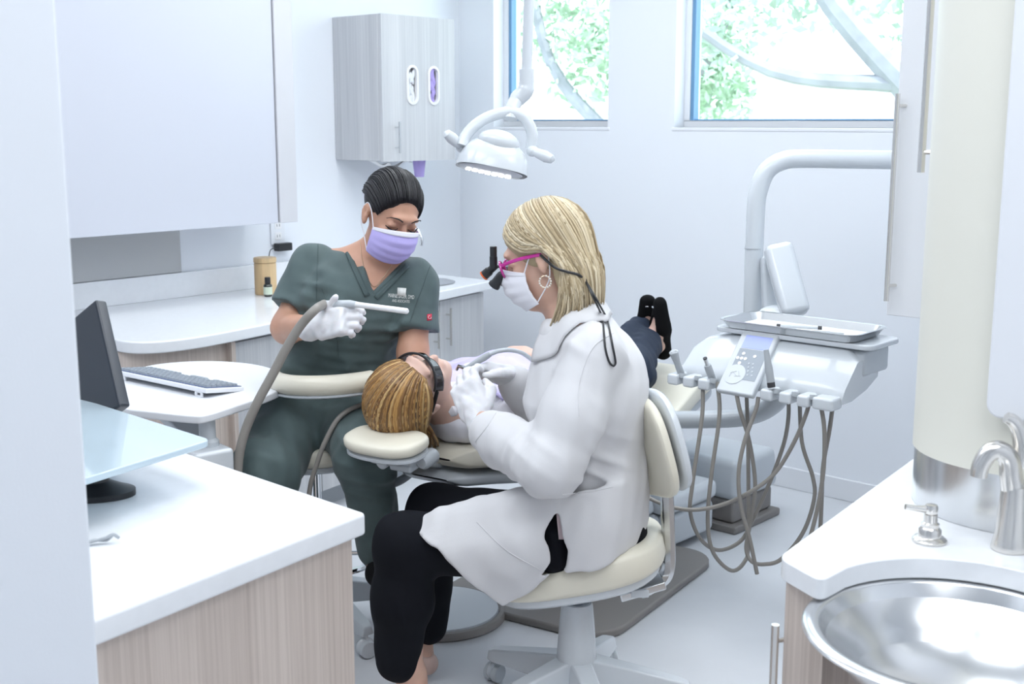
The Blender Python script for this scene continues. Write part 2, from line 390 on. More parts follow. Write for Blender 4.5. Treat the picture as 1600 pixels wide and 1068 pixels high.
# wide double-door unit on the right
P = [Vector((p.x, p.y, 0)) for p in er]
def unit(label, pa, pb, ndoor, handle_side, curved=None):
    t = thing('base_cabinet', label, 'cabinet', (0, 0, 0), ROOM)
    pa, pb = Vector((pa[0], pa[1], 0)), Vector((pb[0], pb[1], 0))
    d = (pa - pb); L = d.length; d.normalize(); nrm = Vector((d.y, -d.x, 0))
    if nrm.x < 0: nrm = -nrm
    back = [(XL + .004, pb.y), (XL + .004, pa.y)]
    A = pa - nrm * .055; B = pb - nrm * .055
    MB().prism([(A.x, A.y), (B.x, B.y), back[0], back[1]], .09, WT - .044).build('carcass', 'laminate_grey', t, bevel=.002, seg=1)
    MB().prism([(A.x - .05, A.y), (B.x - .05, B.y), (back[0][0], back[0][1]), back[1]], 0, .09).build('plinth', 'plastic_grey', t)
    for k in range(ndoor):
        w = L / ndoor; s0 = pb + d * (w * k + .002) - nrm * .0545; s1 = pb + d * (w * (k + 1) - .002) - nrm * .0545
        o = MB().prism([(s0.x, s0.y), (s1.x, s1.y), (s1.x + nrm.x * .02, s1.y + nrm.y * .02), (s0.x + nrm.x * .02, s0.y + nrm.y * .02)], .095, WT - .055).build('door', 'laminate_grey', t, bevel=.0015, seg=1)
        hs = handle_side[k]
        if hs is None: continue
        hp = (s0 if hs < 0 else s1) + d * (.045 if hs < 0 else -.045) + nrm * .048
        h = MB().tube([(hp.x, hp.y, .56), (hp.x, hp.y, .73)], .006, 10)
        for z in (.59, .70): h.tube([(hp.x, hp.y, z), (hp.x - nrm.x * .028, hp.y - nrm.y * .028, z)], .004, 8)
        h.build('handle', 'nickel', o)
    return t
unit('grey laminate base cabinet with two bar-handled doors at the window end', (P[0].x, P[0].y - .02), (P[3].x, P[3].y), 2, (1, -1))
unit('grey laminate base cabinet hidden behind the seated assistant', (P[3].x, P[3].y - .004), (P[7].x, P[7].y), 2, (None, None))
# curved end unit
t = thing('curved_end_cabinet', 'curved beige laminate cabinet under the rounded worktop end', 'cabinet', (0, 0, 0), ROOM)
cp = [P[i] for i in range(7, len(P))]
cv = spline([Vector((p.x - .05, p.y - .004 if k == 0 else p.y + .0, 0)) for k, p in enumerate(cp)], 5)
pl = [(p.x, p.y) for p in cv] + [(XL + .004, cv[-1].y), (XL + .004, cv[0].y)]
MB().prism(pl, .09, WT - .044).build('curved_panel', 'laminate_beige', t)
MB().prism([(p.x - .05, p.y) for p in cv] + [(XL + .004, cv[-1].y), (XL + .004, cv[0].y)], 0, .09).build('plinth', 'plastic_grey', t)
e = P[7]; MB().bx(e.x - .058, e.x - .018, e.y - .024, e.y - .006, .05, WT - .046).build('end_strip', 'laminate_beige', t, bevel=.001, seg=1)

# ---- splashback, wall cabinet, glove cabinet
sb = robj(MB().bx(XL + .002, XL + .008, er[-1].y - .5, 2.86, .926, 1.20), 'steel_splashback', 'steel', bevel=.001, seg=1)
tag(sb, 'brushed steel splashback panel under the wide wall cabinet', 'splashback')
wc = thing('overhead_cabinet', 'wide pale lilac wall cabinet with smooth front above the steel splashback', 'cabinet', (0, 0, 0), ROOM)
MB().bx(XL + .002, -4.12, .9, 3.20, 1.14, 2.75).build('carcass', 'panel_lilac', wc, bevel=.002, seg=1)
MB().bx(-4.118, -4.098, .9, 3.105, 1.137, 2.75).build('door', 'panel_lilac', wc, bevel=.002, seg=1)
MB().bx(-4.118, -4.090, 3.109, 3.20, 1.137, 2.75).build('side_trim', 'panel_edge', wc, bevel=.002, seg=1)
gc = thing('glove_cabinet', 'grey laminate wall cabinet with two oval glove openings in its door', 'cabinet', (0, 0, 0), ROOM)
gx0, gx1, gy0, gy1, gz0, gz1 = XL + .002, -4.15, 3.72, 4.18, 1.375, 2.02
MB().bx(gx0, gx1, gy0, gy1, gz0, gz1).build('carcass', 'laminate_grey', gc, bevel=.002, seg=1)
def slot_ring(yc, zc, w, h, n=10):
    r = w / 2; pts = []
    for i in range(n + 1): a = math.pi * i / n; pts.append((yc + r * math.cos(a), zc + h / 2 - r + r * math.sin(a)))
    for i in range(n + 1): a = math.pi + math.pi * i / n; pts.append((yc + r * math.cos(a), zc - h / 2 + r + r * math.sin(a)))
    return pts
# door with two real oval cut-outs, bridged into one face ring
dx0, dx1 = gx1 + .002, gx1 + .022
oval = [(3.905, 1.715), (4.04, 1.715)]
bmd = bmesh.new()
def ringv(pts, x): return [bmd.verts.new((x, p[0], p[1])) for p in pts]
outer = [(gy0, gz0 - .003), (gy1, gz0 - .003), (gy1, gz1), (gy0, gz1)]
loops = [outer] + [slot_ring(y, z, .062, .165) for y, z in oval]
front = [ringv(l, dx1) for l in loops]
eds = []
for vsl in front:
    for i in range(len(vsl)): eds.append(bmd.edges.new((vsl[i], vsl[(i + 1) % len(vsl)])))
bmesh.ops.triangle_fill(bmd, use_beauty=True, edges=eds)
r_ = bmesh.ops.extrude_face_region(bmd, geom=bmd.faces[:])
bmesh.ops.translate(bmd, vec=(-(dx1 - dx0), 0, 0), verts=[g for g in r_['geom'] if isinstance(g, bmesh.types.BMVert)])
bmesh.ops.recalc_face_normals(bmd, faces=bmd.faces)
me = bpy.data.meshes.new('door'); bmd.to_mesh(me); bmd.free(); me.materials.append(MATS['laminate_grey'])
door = bpy.data.objects.new('door', me); COL.objects.link(door); door.parent = gc
hb = MB().tube([(dx1 + .03, gy0 + .075, 1.41), (dx1 + .03, gy0 + .075, 1.55)], .005, 10)
for z in (1.435, 1.525): hb.tube([(dx1, gy0 + .075, z), (dx1 + .03, gy0 + .075, z)], .0035, 8)
hb.build('handle', 'steel_plain', door)
for k, (y, z) in enumerate(oval):
    outr = slot_ring(y, z, .072, .178); inr = slot_ring(y, z, .052, .155); rb = MB(); n = len(outr)
    vv = [(dx1 + .005, *p) for p in outr] + [(dx1 + .006, *p) for p in inr] + [(dx1 - .012, *p) for p in inr] + [(dx1 - .001, *p) for p in outr]
    rb.add(vv, [(a * n + i, a * n + (i + 1) % n, ((a + 1) % 4) * n + (i + 1) % n, ((a + 1) % 4) * n + i) for a in range(4) for i in range(n)])
    rb.build('oval_ring', 'paper_white', door)
    gl = MB(); R = random.Random(5 + k)
    for q in range(16):
        yy = y + R.uniform(-.012, .012); zz = z + R.uniform(-.06, .06); a = R.uniform(-.6, .6)
        M = Matrix.Translation((dx1 - .010 + R.uniform(-.003, .004), yy, zz)) @ Matrix.Rotation(a, 4, 'X')
        gl.ell((0, 0, 0), (.006, .010, R.uniform(.02, .035)), M, 10, 6)
    o = gl.build('glove_bundle', 'lavender' if k else 'glove_white', gc); o['label'] = 'lavender gloves showing in the oval opening' if k else 'white gloves showing in the oval opening'
# tissue hanging and lavender cup holder below it
ts = MB().grid(lambda u, v: (XL + .16 + .06 * v + .01 * math.sin(u * 9), gy0 + .06 + .22 * u, gz0 - .002 - .035 * math.sin(math.pi * u) * (1 - .3 * v) - .012 * math.sin(u * 14) * v), 16, 6).build('tissue', 'paper_white', None, solid=.002)
ts.rotation_euler = (0, 0, ROOM); tag(ts, 'white paper tissue peeking out under the glove cabinet', 'tissue')
cu = thing('paper_cup', 'lavender paper cup hanging under the glove cabinet', 'cup', (0, 0, 0), ROOM)
cpos = (gx1 - .06, gy0 + .30)
MB().lathe([(.022, 0), (.031, .078), (.0325, .078), (.0325, .081), (.029, .081), (.021, .004)], (*cpos, gz0 - .082), 24).build('cup', 'lavender', cu)

# ---- outlet, charger, canister, bottle
ol = thing('wall_outlet', 'white double wall outlet above the left worktop', 'outlet', (0, 0, 0), ROOM)
op = inv(at(455, 362, 5.42)); oy, oz = op.y, op.z
ox = XL
MB().bx(ox + .001, ox + .008, oy - .04, oy + .04, oz - .062, oz + .062).build('cover_plate', 'panel_white', ol, bevel=.003)
for dz in (-.024, .024):
    f_ = MB().bx(ox + .007, ox + .0095, oy - .018, oy + .018, oz + dz - .017, oz + dz + .017).build('socket', 'paper_white', ol, bevel=.003)
    for dy in (-.007, .007): MB().bx(ox + .0093, ox + .0098, oy + dy - .0012, oy + dy + .0012, oz + dz - .006, oz + dz + .006).build('slot', 'rubber', f_)
ch = thing('power_adapter', 'black power adapter plugged into the wall outlet with thin cable', 'adapter', (0, 0, 0), ROOM)
MB().bx(ox + .010, ox + .045, oy - .03, oy + .05, oz - .09, oz - .055).build('adapter_body', 'black_plastic', ch, bevel=.004)
can_p = inv(atz(441, 463, WT)); can_p = Vector((min(can_p.x, XL + .2), can_p.y, WT))
MB().tube(spline([(ox + .03, oy - .03, oz - .075), (ox + .04, oy - .07, oz - .08), (ox + .06, oy - .10, oz - .12), (can_p.x - .03, can_p.y + .02, WT + .15), (can_p.x - .04, can_p.y + .03, WT + .1)], 6), .002, 6).build('cable', 'black_plastic', ch)
cn = thing('wooden_canister', 'round pale bamboo canister with lid on the left worktop', 'canister', (can_p.x * E1.x + can_p.y * E2.x, can_p.x * E1.y + can_p.y * E2.y, WT), 0)
MB().lathe([(.046, .001), (.047, .004), (.047, .132), (.045, .136), (.001, .136)], n=32).build('body', 'bamboo', cn, bevel=0)
MB().lathe([(.048, .138), (.0485, .141), (.0485, .156), (.046, .159), (.001, .159)], n=32).build('lid', 'bamboo', cn)
bt_p = atz(419, 463, WT)
bt = thing('dropper_bottle', 'small dark glass bottle with green label beside the bamboo canister', 'bottle', (bt_p.x, bt_p.y, WT), 0)
MB().lathe([(.017, .001), (.0185, .004), (.0185, .046), (.016, .052), (.010, .056), (.001, .056)], n=24).build('glass', 'amber_glass', bt)
MB().lathe([(.0188, .01), (.0188, .042), (.0186, .042), (.0186, .01)], n=24).build('paper_label', 'label_green', bt)
MB().lathe([(.011, .056), (.0125, .057), (.0125, .08), (.011, .083), (.001, .083)], n=20).build('cap', 'black_plastic', bt)

# ------------------------------------------------------------------ front left desk
dc = atz(572, 800, WT); da = (atz(160, 962, WT) - dc); db = (atz(290, 706, WT) - dc)
da.z = db.z = 0; da.normalize(); db.normalize()
dk = thing('reception_desk', 'beige laminate desk with thick white top in the left foreground', 'desk', dc.xy.to_3d(), 0)
def quad(a0, a1, b0, b1): return [tuple((da * a + db * b_).xy) for a, b_ in ((a0, b0), (a1, b0), (a1, b1), (a0, b1))]
MB().prism(quad(0, .66, 0, .95), WT - .045, WT).build('desktop', 'quartz', dk, bevel=.008)
MB().prism(quad(.022, .65, .02, .93), .0, WT - .046).build('side_panel', 'laminate_beige', dk, bevel=.002, seg=1)
clip = thing('pen_clip', 'dark metal clip lying on the front left desktop', 'clip', atz(165, 850, WT), 0)
MB().tube(spline([(-.03, -.01, .006), (.0, 0, .012), (.012, .006, .016), (.02, .012, .008)], 5), .003, 8).tube(spline([(-.03, -.01, .006), (-.02, 0, .008), (.0, .005, .006), (.012, .006, .016)], 5), .003, 8).build('clip_wire', 'plastic_grey', clip)
# glass riser with dark foot
GZ = .925
g0 = atz(330, 686, GZ); ga = (atz(138, 745, GZ) - g0); gb = (atz(128, 622, GZ) - g0); ga.z = gb.z = 0
ga.normalize(); gb.normalize()
gr = thing('glass_riser', 'pale blue glass riser shelf on a dark foot on the desk', 'shelf', g0.xy.to_3d(), 0)
def gq(a0, a1, b0, b1, r=.02):
    c = [ga * a0 + gb * b0, ga * a1 + gb * b0, ga * a1 + gb * b1, ga * a0 + gb * b1]; out = []
    for i in range(4):
        p, q, s_ = c[i - 1], c[i], c[(i + 1) % 4]; u1 = (p - q).normalized(); u2 = (s_ - q).normalized()
        for k in range(6):
            t_ = k / 5; out.append(tuple((q + u1 * r * (1 - t_) ** 2 + u2 * r * t_ ** 2).xy))
    return out
MB().prism(gq(0, .40, 0, .62), GZ - .014, GZ).build('glass_top', 'glass_blue', gr, bevel=.003)
fc = ga * .20 + gb * .20
MB().lathe([(.10, WT + .0005), (.10, WT + .012), (.085, WT + .016), (.05, WT + .03), (.045, GZ - .02), (.07, GZ - .0155), (.001, GZ - .0152)], (fc.x, fc.y, 0), 32, sy=.6).build('foot', 'black_plastic', gr)
# monitor standing on the riser
mo = thing('monitor', 'dark flat monitor tilted back on the glass riser', 'monitor', (0, 0, 0), 0)
mb0 = atz(196, 634, GZ + .004); mt = at(158, 468, mb0.y + .13)
zax = (mt - mb0).normalized(); xax = Vector((-.78, .62, 0)); xax = (xax - zax * xax.dot(zax)).normalized(); nax = zax.cross(xax)
Mm = frame(mb0, xax, -nax if nax.y > 0 else nax, zax); H = (mt - mb0).length
MB().box((.25, .0, H / 2), (.5, .03, H), Mm).build('screen_panel', 'monitor_dark', mo, bevel=.006)
MB().box((.25, -.022 if (Mm.col[1].y < 0) else .022, H / 2), (.42, .022, H * .8), Mm).build('rear_housing', 'black_plastic', mo, bevel=.008)
MB().box((.25, .0, .004), (.22, .03, .012), Mm).build('stand_foot', 'black_plastic', mo, bevel=.003)

# ------------------------------------------------------------------ keyboard table and keyboard
KZ = .80
kp = [(205, 580), (235, 570), (285, 564.5), (340, 563.5), (395, 568), (432, 578), (446, 592), (440, 606), (412, 619), (370, 633), (325, 647), (300, 649), (240, 643), (190, 637), (150, 628), (140, 605), (165, 590)]
KP = [atz(x, y, KZ) for x, y in kp]; kc = sum(KP, Vector()) / len(KP)
kt = thing('keyboard_table', 'white rounded swivel keyboard table beside the desk', 'table', (kc.x, kc.y, 0), 0)
cl = KP + [KP[0]]
sp = spline([p - Vector((kc.x, kc.y, KZ)) for p in KP + KP[:1]], 5)[:-1]
MB().prism([(p.x, p.y) for p in sp], KZ - .022, KZ).build('tabletop', 'panel_white', kt, bevel=.005)
pa = atz(318, 664, KZ - .03) - Vector((kc.x, kc.y, 0))
q0 = atz(322, 698, .70) - Vector((kc.x, kc.y, 0))
MB().lathe([(.03, 0), (.03, .012), (.022, .02), (.022, .075), (.03, .077)], (q0.x, q0.y + .02, KZ - .1), 24).build('swivel_joint', 'plastic_pale', kt)
bx_ = MB(); bar(bx_, (q0.x, q0.y, .695), (-.12, .1, .72), .07, .03); bx_.build('support_arm', 'paint_grey', kt, bevel=.006)
MB().box((q0.x, q0.y, .40), (.11, .11, .60), Matrix.Translation((q0.x, q0.y, 0)) @ Matrix.Rotation(.7, 4, 'Z') @ Matrix.Translation((-q0.x, -q0.y, 0))).build('column', 'plastic_white', kt, bevel=.012)
MB().lathe([(.22, .0), (.22, .02), (.19, .035), (.07, .06), (.06, .10), (.001, .1)], (q0.x, q0.y, .002), 32).build('base', 'plastic_pale', kt)
k0 = atz(322, 607, KZ + .028); k1 = atz(391, 601, KZ + .012); k2 = atz(186, 579, KZ + .028)
kx = (k2 - k0); kx.z = 0; KL = .43; kx.normalize(); ky = (k1 - k0); ky.z = 0; KD = .135; ky = (ky - kx * ky.dot(kx)).normalized()
kb = thing('keyboard', 'white computer keyboard with dark blue keys on the keyboard table', 'keyboard', (k0.x, k0.y, KZ), 0)
tilt = math.atan2(.018, KD)
Mk = frame((0, 0, .028), kx, (ky * math.cos(tilt) - Vector((0, 0, math.sin(tilt)))), kx.cross(ky * math.cos(tilt) - Vector((0, 0, math.sin(tilt)))) * (1 if kx.cross(ky).z > 0 else -1))
MB().box((KL / 2, KD / 2, -.007), (KL, KD, .014), Mk).build('case', 'panel_white', kb, bevel=.004)
MB().box((KL / 2, KD / 2, .0008), (KL - .012, KD - .012, .002), Mk).build('key_bed', 'key_blue', kb)
km = None
for r in range(6):
    for c in range(21):
        x = .012 + (c + .5) * (KL - .024) / 21; y = .011 + (r + .5) * (KD - .022) / 6
        if r == 5 and 5 <= c <= 12 and c != 8: continue
        if c in (15, 18) and False: continue
        w = .0155
        if km is None:
            o = MB().box((0, 0, 0), (w, .0145, .006), None, (.82, .82)).build('key', 'panel_print', kb, smooth=False); km = o.data
        else:
            o = bpy.data.objects.new('key', km); COL.objects.link(o); o.parent = kb
        o.matrix_local = Mk @ Matrix.Translation((x, y, .0048)) @ (Matrix.Scale(5, 4, (1, 0, 0)) if (r == 5 and c == 8) else Matrix.Identity(4))
for fxk in (.035, KL - .04):
    M2 = Mk @ Matrix.Translation((fxk, .004, -.014)) 
    p_ = M2.translation
    fo = MB().bx(-.016, -.008, -.002, .002, 0, .02).bx(.008, .016, -.002, .002, 0, .02).bx(-.008, .008, -.002, .002, 0, .005).bx(-.008, .008, -.002, .002, .014, .02)
    o = fo.build('tilt_foot', 'panel_white', kb)
    o.matrix_local = frame((p_.x, p_.y, .0005), kx, ky, (0, 0, 1)) @ Matrix.Scale(.8, 4, (0, 0, 1))
# ------------------------------------------------------------------ right: sink counter and column
RZ = .82
BC = Vector((.69, 1.755)); 
A_ = atz(1215, 870, RZ).xy; B_ = atz(1283, 908, RZ).xy; D_ = atz(1415, 724, RZ).xy
a0 = math.degrees(math.atan2(B_.y - BC.y, B_.x - BC.x))
arcp = [BC + Vector((.215 * math.cos(math.radians(a)), .215 * math.sin(math.radians(a)))) for a in [a0 + (-12 - a0) * i / 22 for i in range(23)]]
sc_ = thing('sink_counter', 'white corner counter with a bowed cut-out around the steel bowl', 'countertop')
def rnd(p, q, s_, r=.03, n=5):
    u1 = (p - q).normalized() * r; u2 = (s_ - q).normalized() * r
    return [q + u1 * (1 - k / n) ** 2 + u2 * (k / n) ** 2 for k in range(n + 1)]
E_ = Vector((1.0, 1.62)); F_ = Vector((1.5, 1.42)); G_ = Vector((1.9, 2.0)); H_ = Vector((1.25, 2.85))
cpoly = rnd(D_, A_, B_, .03) + rnd(A_, B_, arcp[3], .025) + arcp[3:] + [E_, F_, G_, H_, D_ + (D_ - A_).normalized() * .25]
MB().prism([tuple(p) for p in cpoly], RZ - .036, RZ).build('slab', 'quartz', sc_, bevel=.009)
cb = thing('sink_cabinet', 'beige laminate cabinet below the sink counter at the right', 'cabinet')
off = Vector((.012, .004)); arc2 = [BC + (p - BC).normalized() * .262 for p in arcp[5:]]
cpoly2 = [A_ + Vector((.014, -.01)), B_ + Vector((.016, .028))] + arc2 + [E_ + Vector((0.05, .09)), F_ + Vector((.05, .06)), G_, H_, D_ + (D_ - A_).normalized() * .2 + Vector((.02, -.01))]
MB().prism([tuple(p) for p in cpoly2], .0, RZ - .037).build('body', 'laminate_beige', cb)
hx = at(1213, 945, 1.97); hdl = MB().tube([(hx.x, hx.y, .70), (hx.x, hx.y, .38)], .007, 12)
for z in (.67, .41): hdl.tube([(hx.x, hx.y, z), (hx.x + .035, hx.y + .012, z)], .004, 8)
hdl.build('handle', 'nickel', cb)
bw = thing('sink_bowl', 'conical brushed steel vessel sink under the right counter', 'sink', (BC.x, BC.y, 0))
zt = RZ - .038
MB().lathe([(.085, zt - .15), (.12, zt - .125), (.17, zt - .07), (.205, zt - .022), (.222, zt - .012), (.238, zt - .010), (.240, zt - .005), (.236, zt - .001), (.216, zt - .001), (.212, zt - .006), (.200, zt - .03), (.165, zt - .078), (.115, zt - .12), (.04, zt - .133), (.03, zt - .136), (.001, zt - .137)], n=64).build('bowl', 'steel_plain', bw, sharp=60)
MB().lathe([(.03, 0), (.03, .003), (.022, .004), (.02, .001), (.001, .001)], (0, 0, zt - .136), 24).build('drain', 'chrome', bw)
so = thing('soap_dispenser', 'brushed nickel soap pump standing on the sink counter', 'soap pump', atz(1452, 845, RZ))
MB().lathe([(.030, .0005), (.030, .004), (.026, .008), (.020, .010), (.0195, .022), (.015, .027), (.0155, .033), (.012, .036), (.0115, .05), (.001, .051)], n=32).build('base', 'nickel', so)
hd = at(1414, 800, atz(1452, 845, RZ).y) - atz(1452, 845, RZ)
MB().lathe([(.009, .05), (.011, .052), (.012, .062), (.010, .067), (.001, .068)], n=24).tube([(0, 0, .058), (hd.x * .5, .0, .060), (hd.x, 0, .0635)], [.0075, .0055, .005], 12).build('pump_head', 'nickel', so)
fp = atz(1577, 858, RZ); fa = thing('tap', 'brushed nickel tap with arched spout at the right border', 'tap', fp)
MB().lathe([(.030, .0005), (.031, .004), (.0295, .012), (.026, .03), (.0225, .08), (.0205, .115), (.001, .116)], n=32).build('tap_body', 'nickel', fa)
S = [at(x, y, fp.y) - fp for x, y in ((1580, 745), (1576, 716), (1560, 703), (1545, 708), (1533, 726), (1529, 744))]
MB().tube(spline([(0, 0, .10)] + S, 6), [.020 - .006 * i / 36 for i in range(37)], 16).build('spout', 'nickel', fa)
S2 = [at(x, y, fp.y + .01) - fp for x, y in ((1592, 728), (1597, 700), (1592, 672), (1583, 658), (1572, 652))]
MB().tube(spline(S2, 6), [.016 - .006 * abs(i - 6) / 18 for i in range(25)], 14).build('lever', 'nickel', fa)

# column standing on the counter (room axes)
cl_ = thing('tall_column', 'cream rounded tall cabinet with steel skirt standing on the sink counter', 'cabinet', (0, 0, 0), ROOM)
def colpoly(e=0):
    x0, y0 = -.985 - e, 2.135 - e
    return arc((x0 + .2 + e, y0 + .2 + e), .2 + e * 1.0, 180, 270, 14) + [(-.25, y0), (-.25, 2.55), (x0, 2.55)]
MB().prism(colpoly(), RZ + .11, ZC - .01).build('body', 'cream_panel', cl_)
MB().prism(colpoly(-.004), RZ + .0008, RZ + .109).build('skirt', 'steel_plain', cl_)
h2 = MB(); hx = -1.034
h2.tube([(hx, 2.37, 1.45), (hx, 2.37, 2.55)], .0075, 12)
for z in (1.49, 2.5): h2.tube([(hx, 2.37, z), (-.984, 2.37, z)], .0045, 8)
h2.build('handle', 'nickel', cl_)
pd = thing('towel_dispenser', 'white paper towel dispenser with rounded corners on the cream column', 'dispenser', (0, 0, 0), ROOM)
ppx = inv(atz(1540, 662, 1.0)); 
pts = rrect(-.775, -.36, 1.04, 2.2, .025)
MB().prism([(p[0], p[1]) for p in pts], 0, .03, frame((0, 2.133, 0), (1, 0, 0), (0, 0, 1), (0, -1, 0))).build('housing', 'panel_white', pd, bevel=.006)
MB().bx(-.66, -.45, 2.11, 2.125, 1.032, 1.042).build('paper_slot', 'plastic_grey', pd)
# far hanging cabinet
uc = thing('hanging_cabinet', 'white tall hanging cabinet with long bar handle beside the window', 'cabinet', (0, 0, 0), ROOM)
MB().bx(-1.385, -.9, 3.03, YB - .002, 1.055, 2.8).build('carcass', 'panel_white', uc, bevel=.002, seg=1)
dd = MB().bx(-1.385, -.905, 3.010, 3.029, 1.05, 2.8).build('door', 'panel_white', uc, bevel=.002, seg=1)
hx = -1.375; h3 = MB().tube([(hx, 2.985, 1.09), (hx, 2.985, 1.62)], .0065, 12)
for z in (1.13, 1.59): h3.tube([(hx, 2.985, z), (hx + .02, 3.03, z)], .0045, 8)
h3.build('handle', 'nickel', dd)
# wall behind the hanging cabinet / right boundary seen below it
struct(robj(MB().bx(-1.30, -1.2, 3.2, YB, 0, 1.05), 'wall_pier', 'wall_paint', bevel=.004))

# ------------------------------------------------------------------ dental chair
CO = Vector((-.285, 3.2, 0)); CA = math.atan2(-.534, .845)
ch = thing('dental_chair', 'cream upholstered dental chair reclined flat under the patient', 'dental chair', CO, CA)
st = [(.10, .655, .12, .05), (.2, .655, .19, .06), (.32, .64, .245, .065), (.45, .615, .265, .07), (.65, .565, .27, .08), (.85, .53, .27, .09), (1.05, .53, .26, .09), (1.25, .555, .235, .08), (1.5, .59, .20, .075), (1.68, .61, .185, .07), (1.76, .615, .165, .06)]
def chair_surf(dz, dw, tk, top):
    P = spline([Vector((a, b, 0)) for a, b, c, d in st], 5); Wd = spline([Vector((c, d, 0)) for a, b, c, d in st], 5)
    def fn(u, v):
        k = v * (len(P) - 1); i = min(int(k), len(P) - 2); t = k - i
        p = P[i].lerp(P[i + 1], t); w = Wd[i].lerp(Wd[i + 1], t); hw = w.x + dw; th = w.y * tk
        e = min(1, min(v, 1 - v) / .035); e = math.sqrt(max(0, 1 - (1 - e) ** 2)) if e < 1 else 1
        a = 2 * math.pi * u; ca, sa = math.cos(a), math.sin(a)
        x = math.copysign(abs(ca) ** .45, ca) * hw * (.6 + .4 * e); z = math.copysign(abs(sa) ** .6, sa) * th / 2 * (.12 + .88 * e)
        if top and sa > 0: z += .022 * (abs(x) / hw) ** 3 * e
        return (x, p.x, p.y - th / 2 + z + dz)
    return fn
MB().grid(chair_surf(0, 0, 1, True), 40, 60, closeu=True).build('cushion', 'cream_vinyl', ch)
MB().grid(chair_surf(-.066, -.02, .75, False), 40, 60, closeu=True).build('shell', 'plastic_pale', ch)
# headrest pad
hw = at(603, 688, 3.13); hl = Matrix.Rotation(-CA, 4, 'Z') @ (hw - CO)
Mh = Matrix.Translation(hl) @ Matrix.Rotation(math.radians(9), 4, 'X')
def pad(rx, ry, rz, p=.5, dip=0):
    def fn(u, v):
        a = 2 * math.pi * u; th = math.pi * v; s = math.sin(th) ** .5 if 0 < v < 1 else 0
        x = math.copysign(abs(math.cos(a)) ** p, math.cos(a)) * s * rx; y = math.copysign(abs(math.sin(a)) ** p, math.sin(a)) * s * ry
        z = -math.cos(th); z = math.copysign(abs(z) ** .6, z) * rz
        if z > 0: z -= dip * (1 - (x / rx) ** 2) * (1 - abs(z / rz) * .0)
        return (x, y, z)
    return fn
MB().grid(pad(.122, .075, .024, .75, .006), 40, 16, Mh, closeu=True).build('headrest_pad', 'cream_vinyl', ch)
MB().grid(pad(.118, .07, .010, .75), 40, 10, Mh @ Matrix.Translation((0, 0, -.029)), closeu=True).build('headrest_plate', 'plastic_pale', ch)
m_ = MB().box((.02, .03, -.052), (.14, .10, .026), Mh).box((.055, .0, -.062), (.07, .05, .02), Mh); m_.build('headrest_bracket', 'paint_grey', ch, bevel=.006)
Mx = Mh @ Matrix.Translation((.0, -.022, -.052)) @ Matrix.Rotation(math.pi / 2, 4, 'X'); MB().lathe([(.016, -.012), (.018, -.008), (.018, .008), (.014, .012)], n=20, M=Mx).build('lock_knob', 'plastic_pale', ch)
Mx = Mh @ Matrix.Translation((.105, .035, -.05)) @ Matrix.Rotation(math.pi / 2, 4, 'X'); MB().lathe([(.018, -.03), (.022, -.024), (.022, .02), (.016, .03)], n=20, M=Mx).build('pivot_knob', 'plastic_grey', ch)
MB().tube([(hl.x, hl.y + .05, hl.z - .06), (0, .2, .585), (0, .4, .56)], [.03, .035, .04], 12, flat=(None, .5)).build('headrest_bar', 'steel_plain', ch)
MB().prism(rrect(-.30, .36, .50, 1.36, .12), .0, .026).build('base_plate', 'taupe', ch, bevel=.008)
MB().bx(-.14, .16, .85, 1.30, .026, .16).build('pump_cover_lower', 'plastic_pale', ch, bevel=.03)
MB().box((.01, 1.08, .24), (.28, .42, .16), None, (.8, .8)).build('pump_cover', 'plastic_white', ch, bevel=.03)
la = MB(); bar(la, (.0, 1.05, .26), (.0, .85, .47), .16, .07, (0, 1, 0)); la.build('lift_arm', 'plastic_pale', ch, bevel=.015)
# junction box on the floor
jb_p = atz(1125, 815, 0); jb = thing('junction_box', 'grey-white floor junction box with dark skirt behind the delivery hoses', 'floor box', jb_p.xy.to_3d(), ROOM)
MB().bx(-.22, .13, -.1, .24, 0, .03).build('base_plate', 'taupe', jb, bevel=.008)
MB().bx(-.2, .10, -.07, .22, .03, .12).build('skirt', 'taupe', jb, bevel=.012)
MB().box((-.06, .08, .20), (.36, .32, .16), None, (.94, .94)).build('cover', 'plastic_pale', jb, bevel=.03)
jc = atz(1040, 860, 0)
fcx = atz(1010, 862, 0); fb = thing('floor_pump_box', 'two-tier pale floor box beside the chair base plate', 'floor box', (fcx.x, fcx.y + .12, .028), ROOM)
MB().bx(-.2, .17, -.1, .22, .0, .12).build('lower_case', 'plastic_pale', fb, bevel=.02)
MB().bx(-.21, .18, -.11, .23, .125, .2).build('upper_case', 'plastic_white', fb, bevel=.025)
MB().tube(spline([(-.1, -.06, .2), (-.05, -.02, .26), (.02, .04, .27), (.08, .1, .21)], 6), .006, 8).build('cable', 'cable_blue', fb)
# foot control disc
fd = atz(690, 962, 0); ft = thing('foot_control', 'low round foot control with taupe rim on the floor', 'foot pedal', fd.xy.to_3d())
MB().lathe([(.20, .001), (.205, .004), (.205, .02), (.20, .026), (.188, .028), (.184, .022), (.001, .022)], n=48).build('rim', 'taupe', ft)
MB().lathe([(.183, .0225), (.18, .03), (.06, .04), (.001, .042)], n=48).build('disc', 'paint_grey', ft)

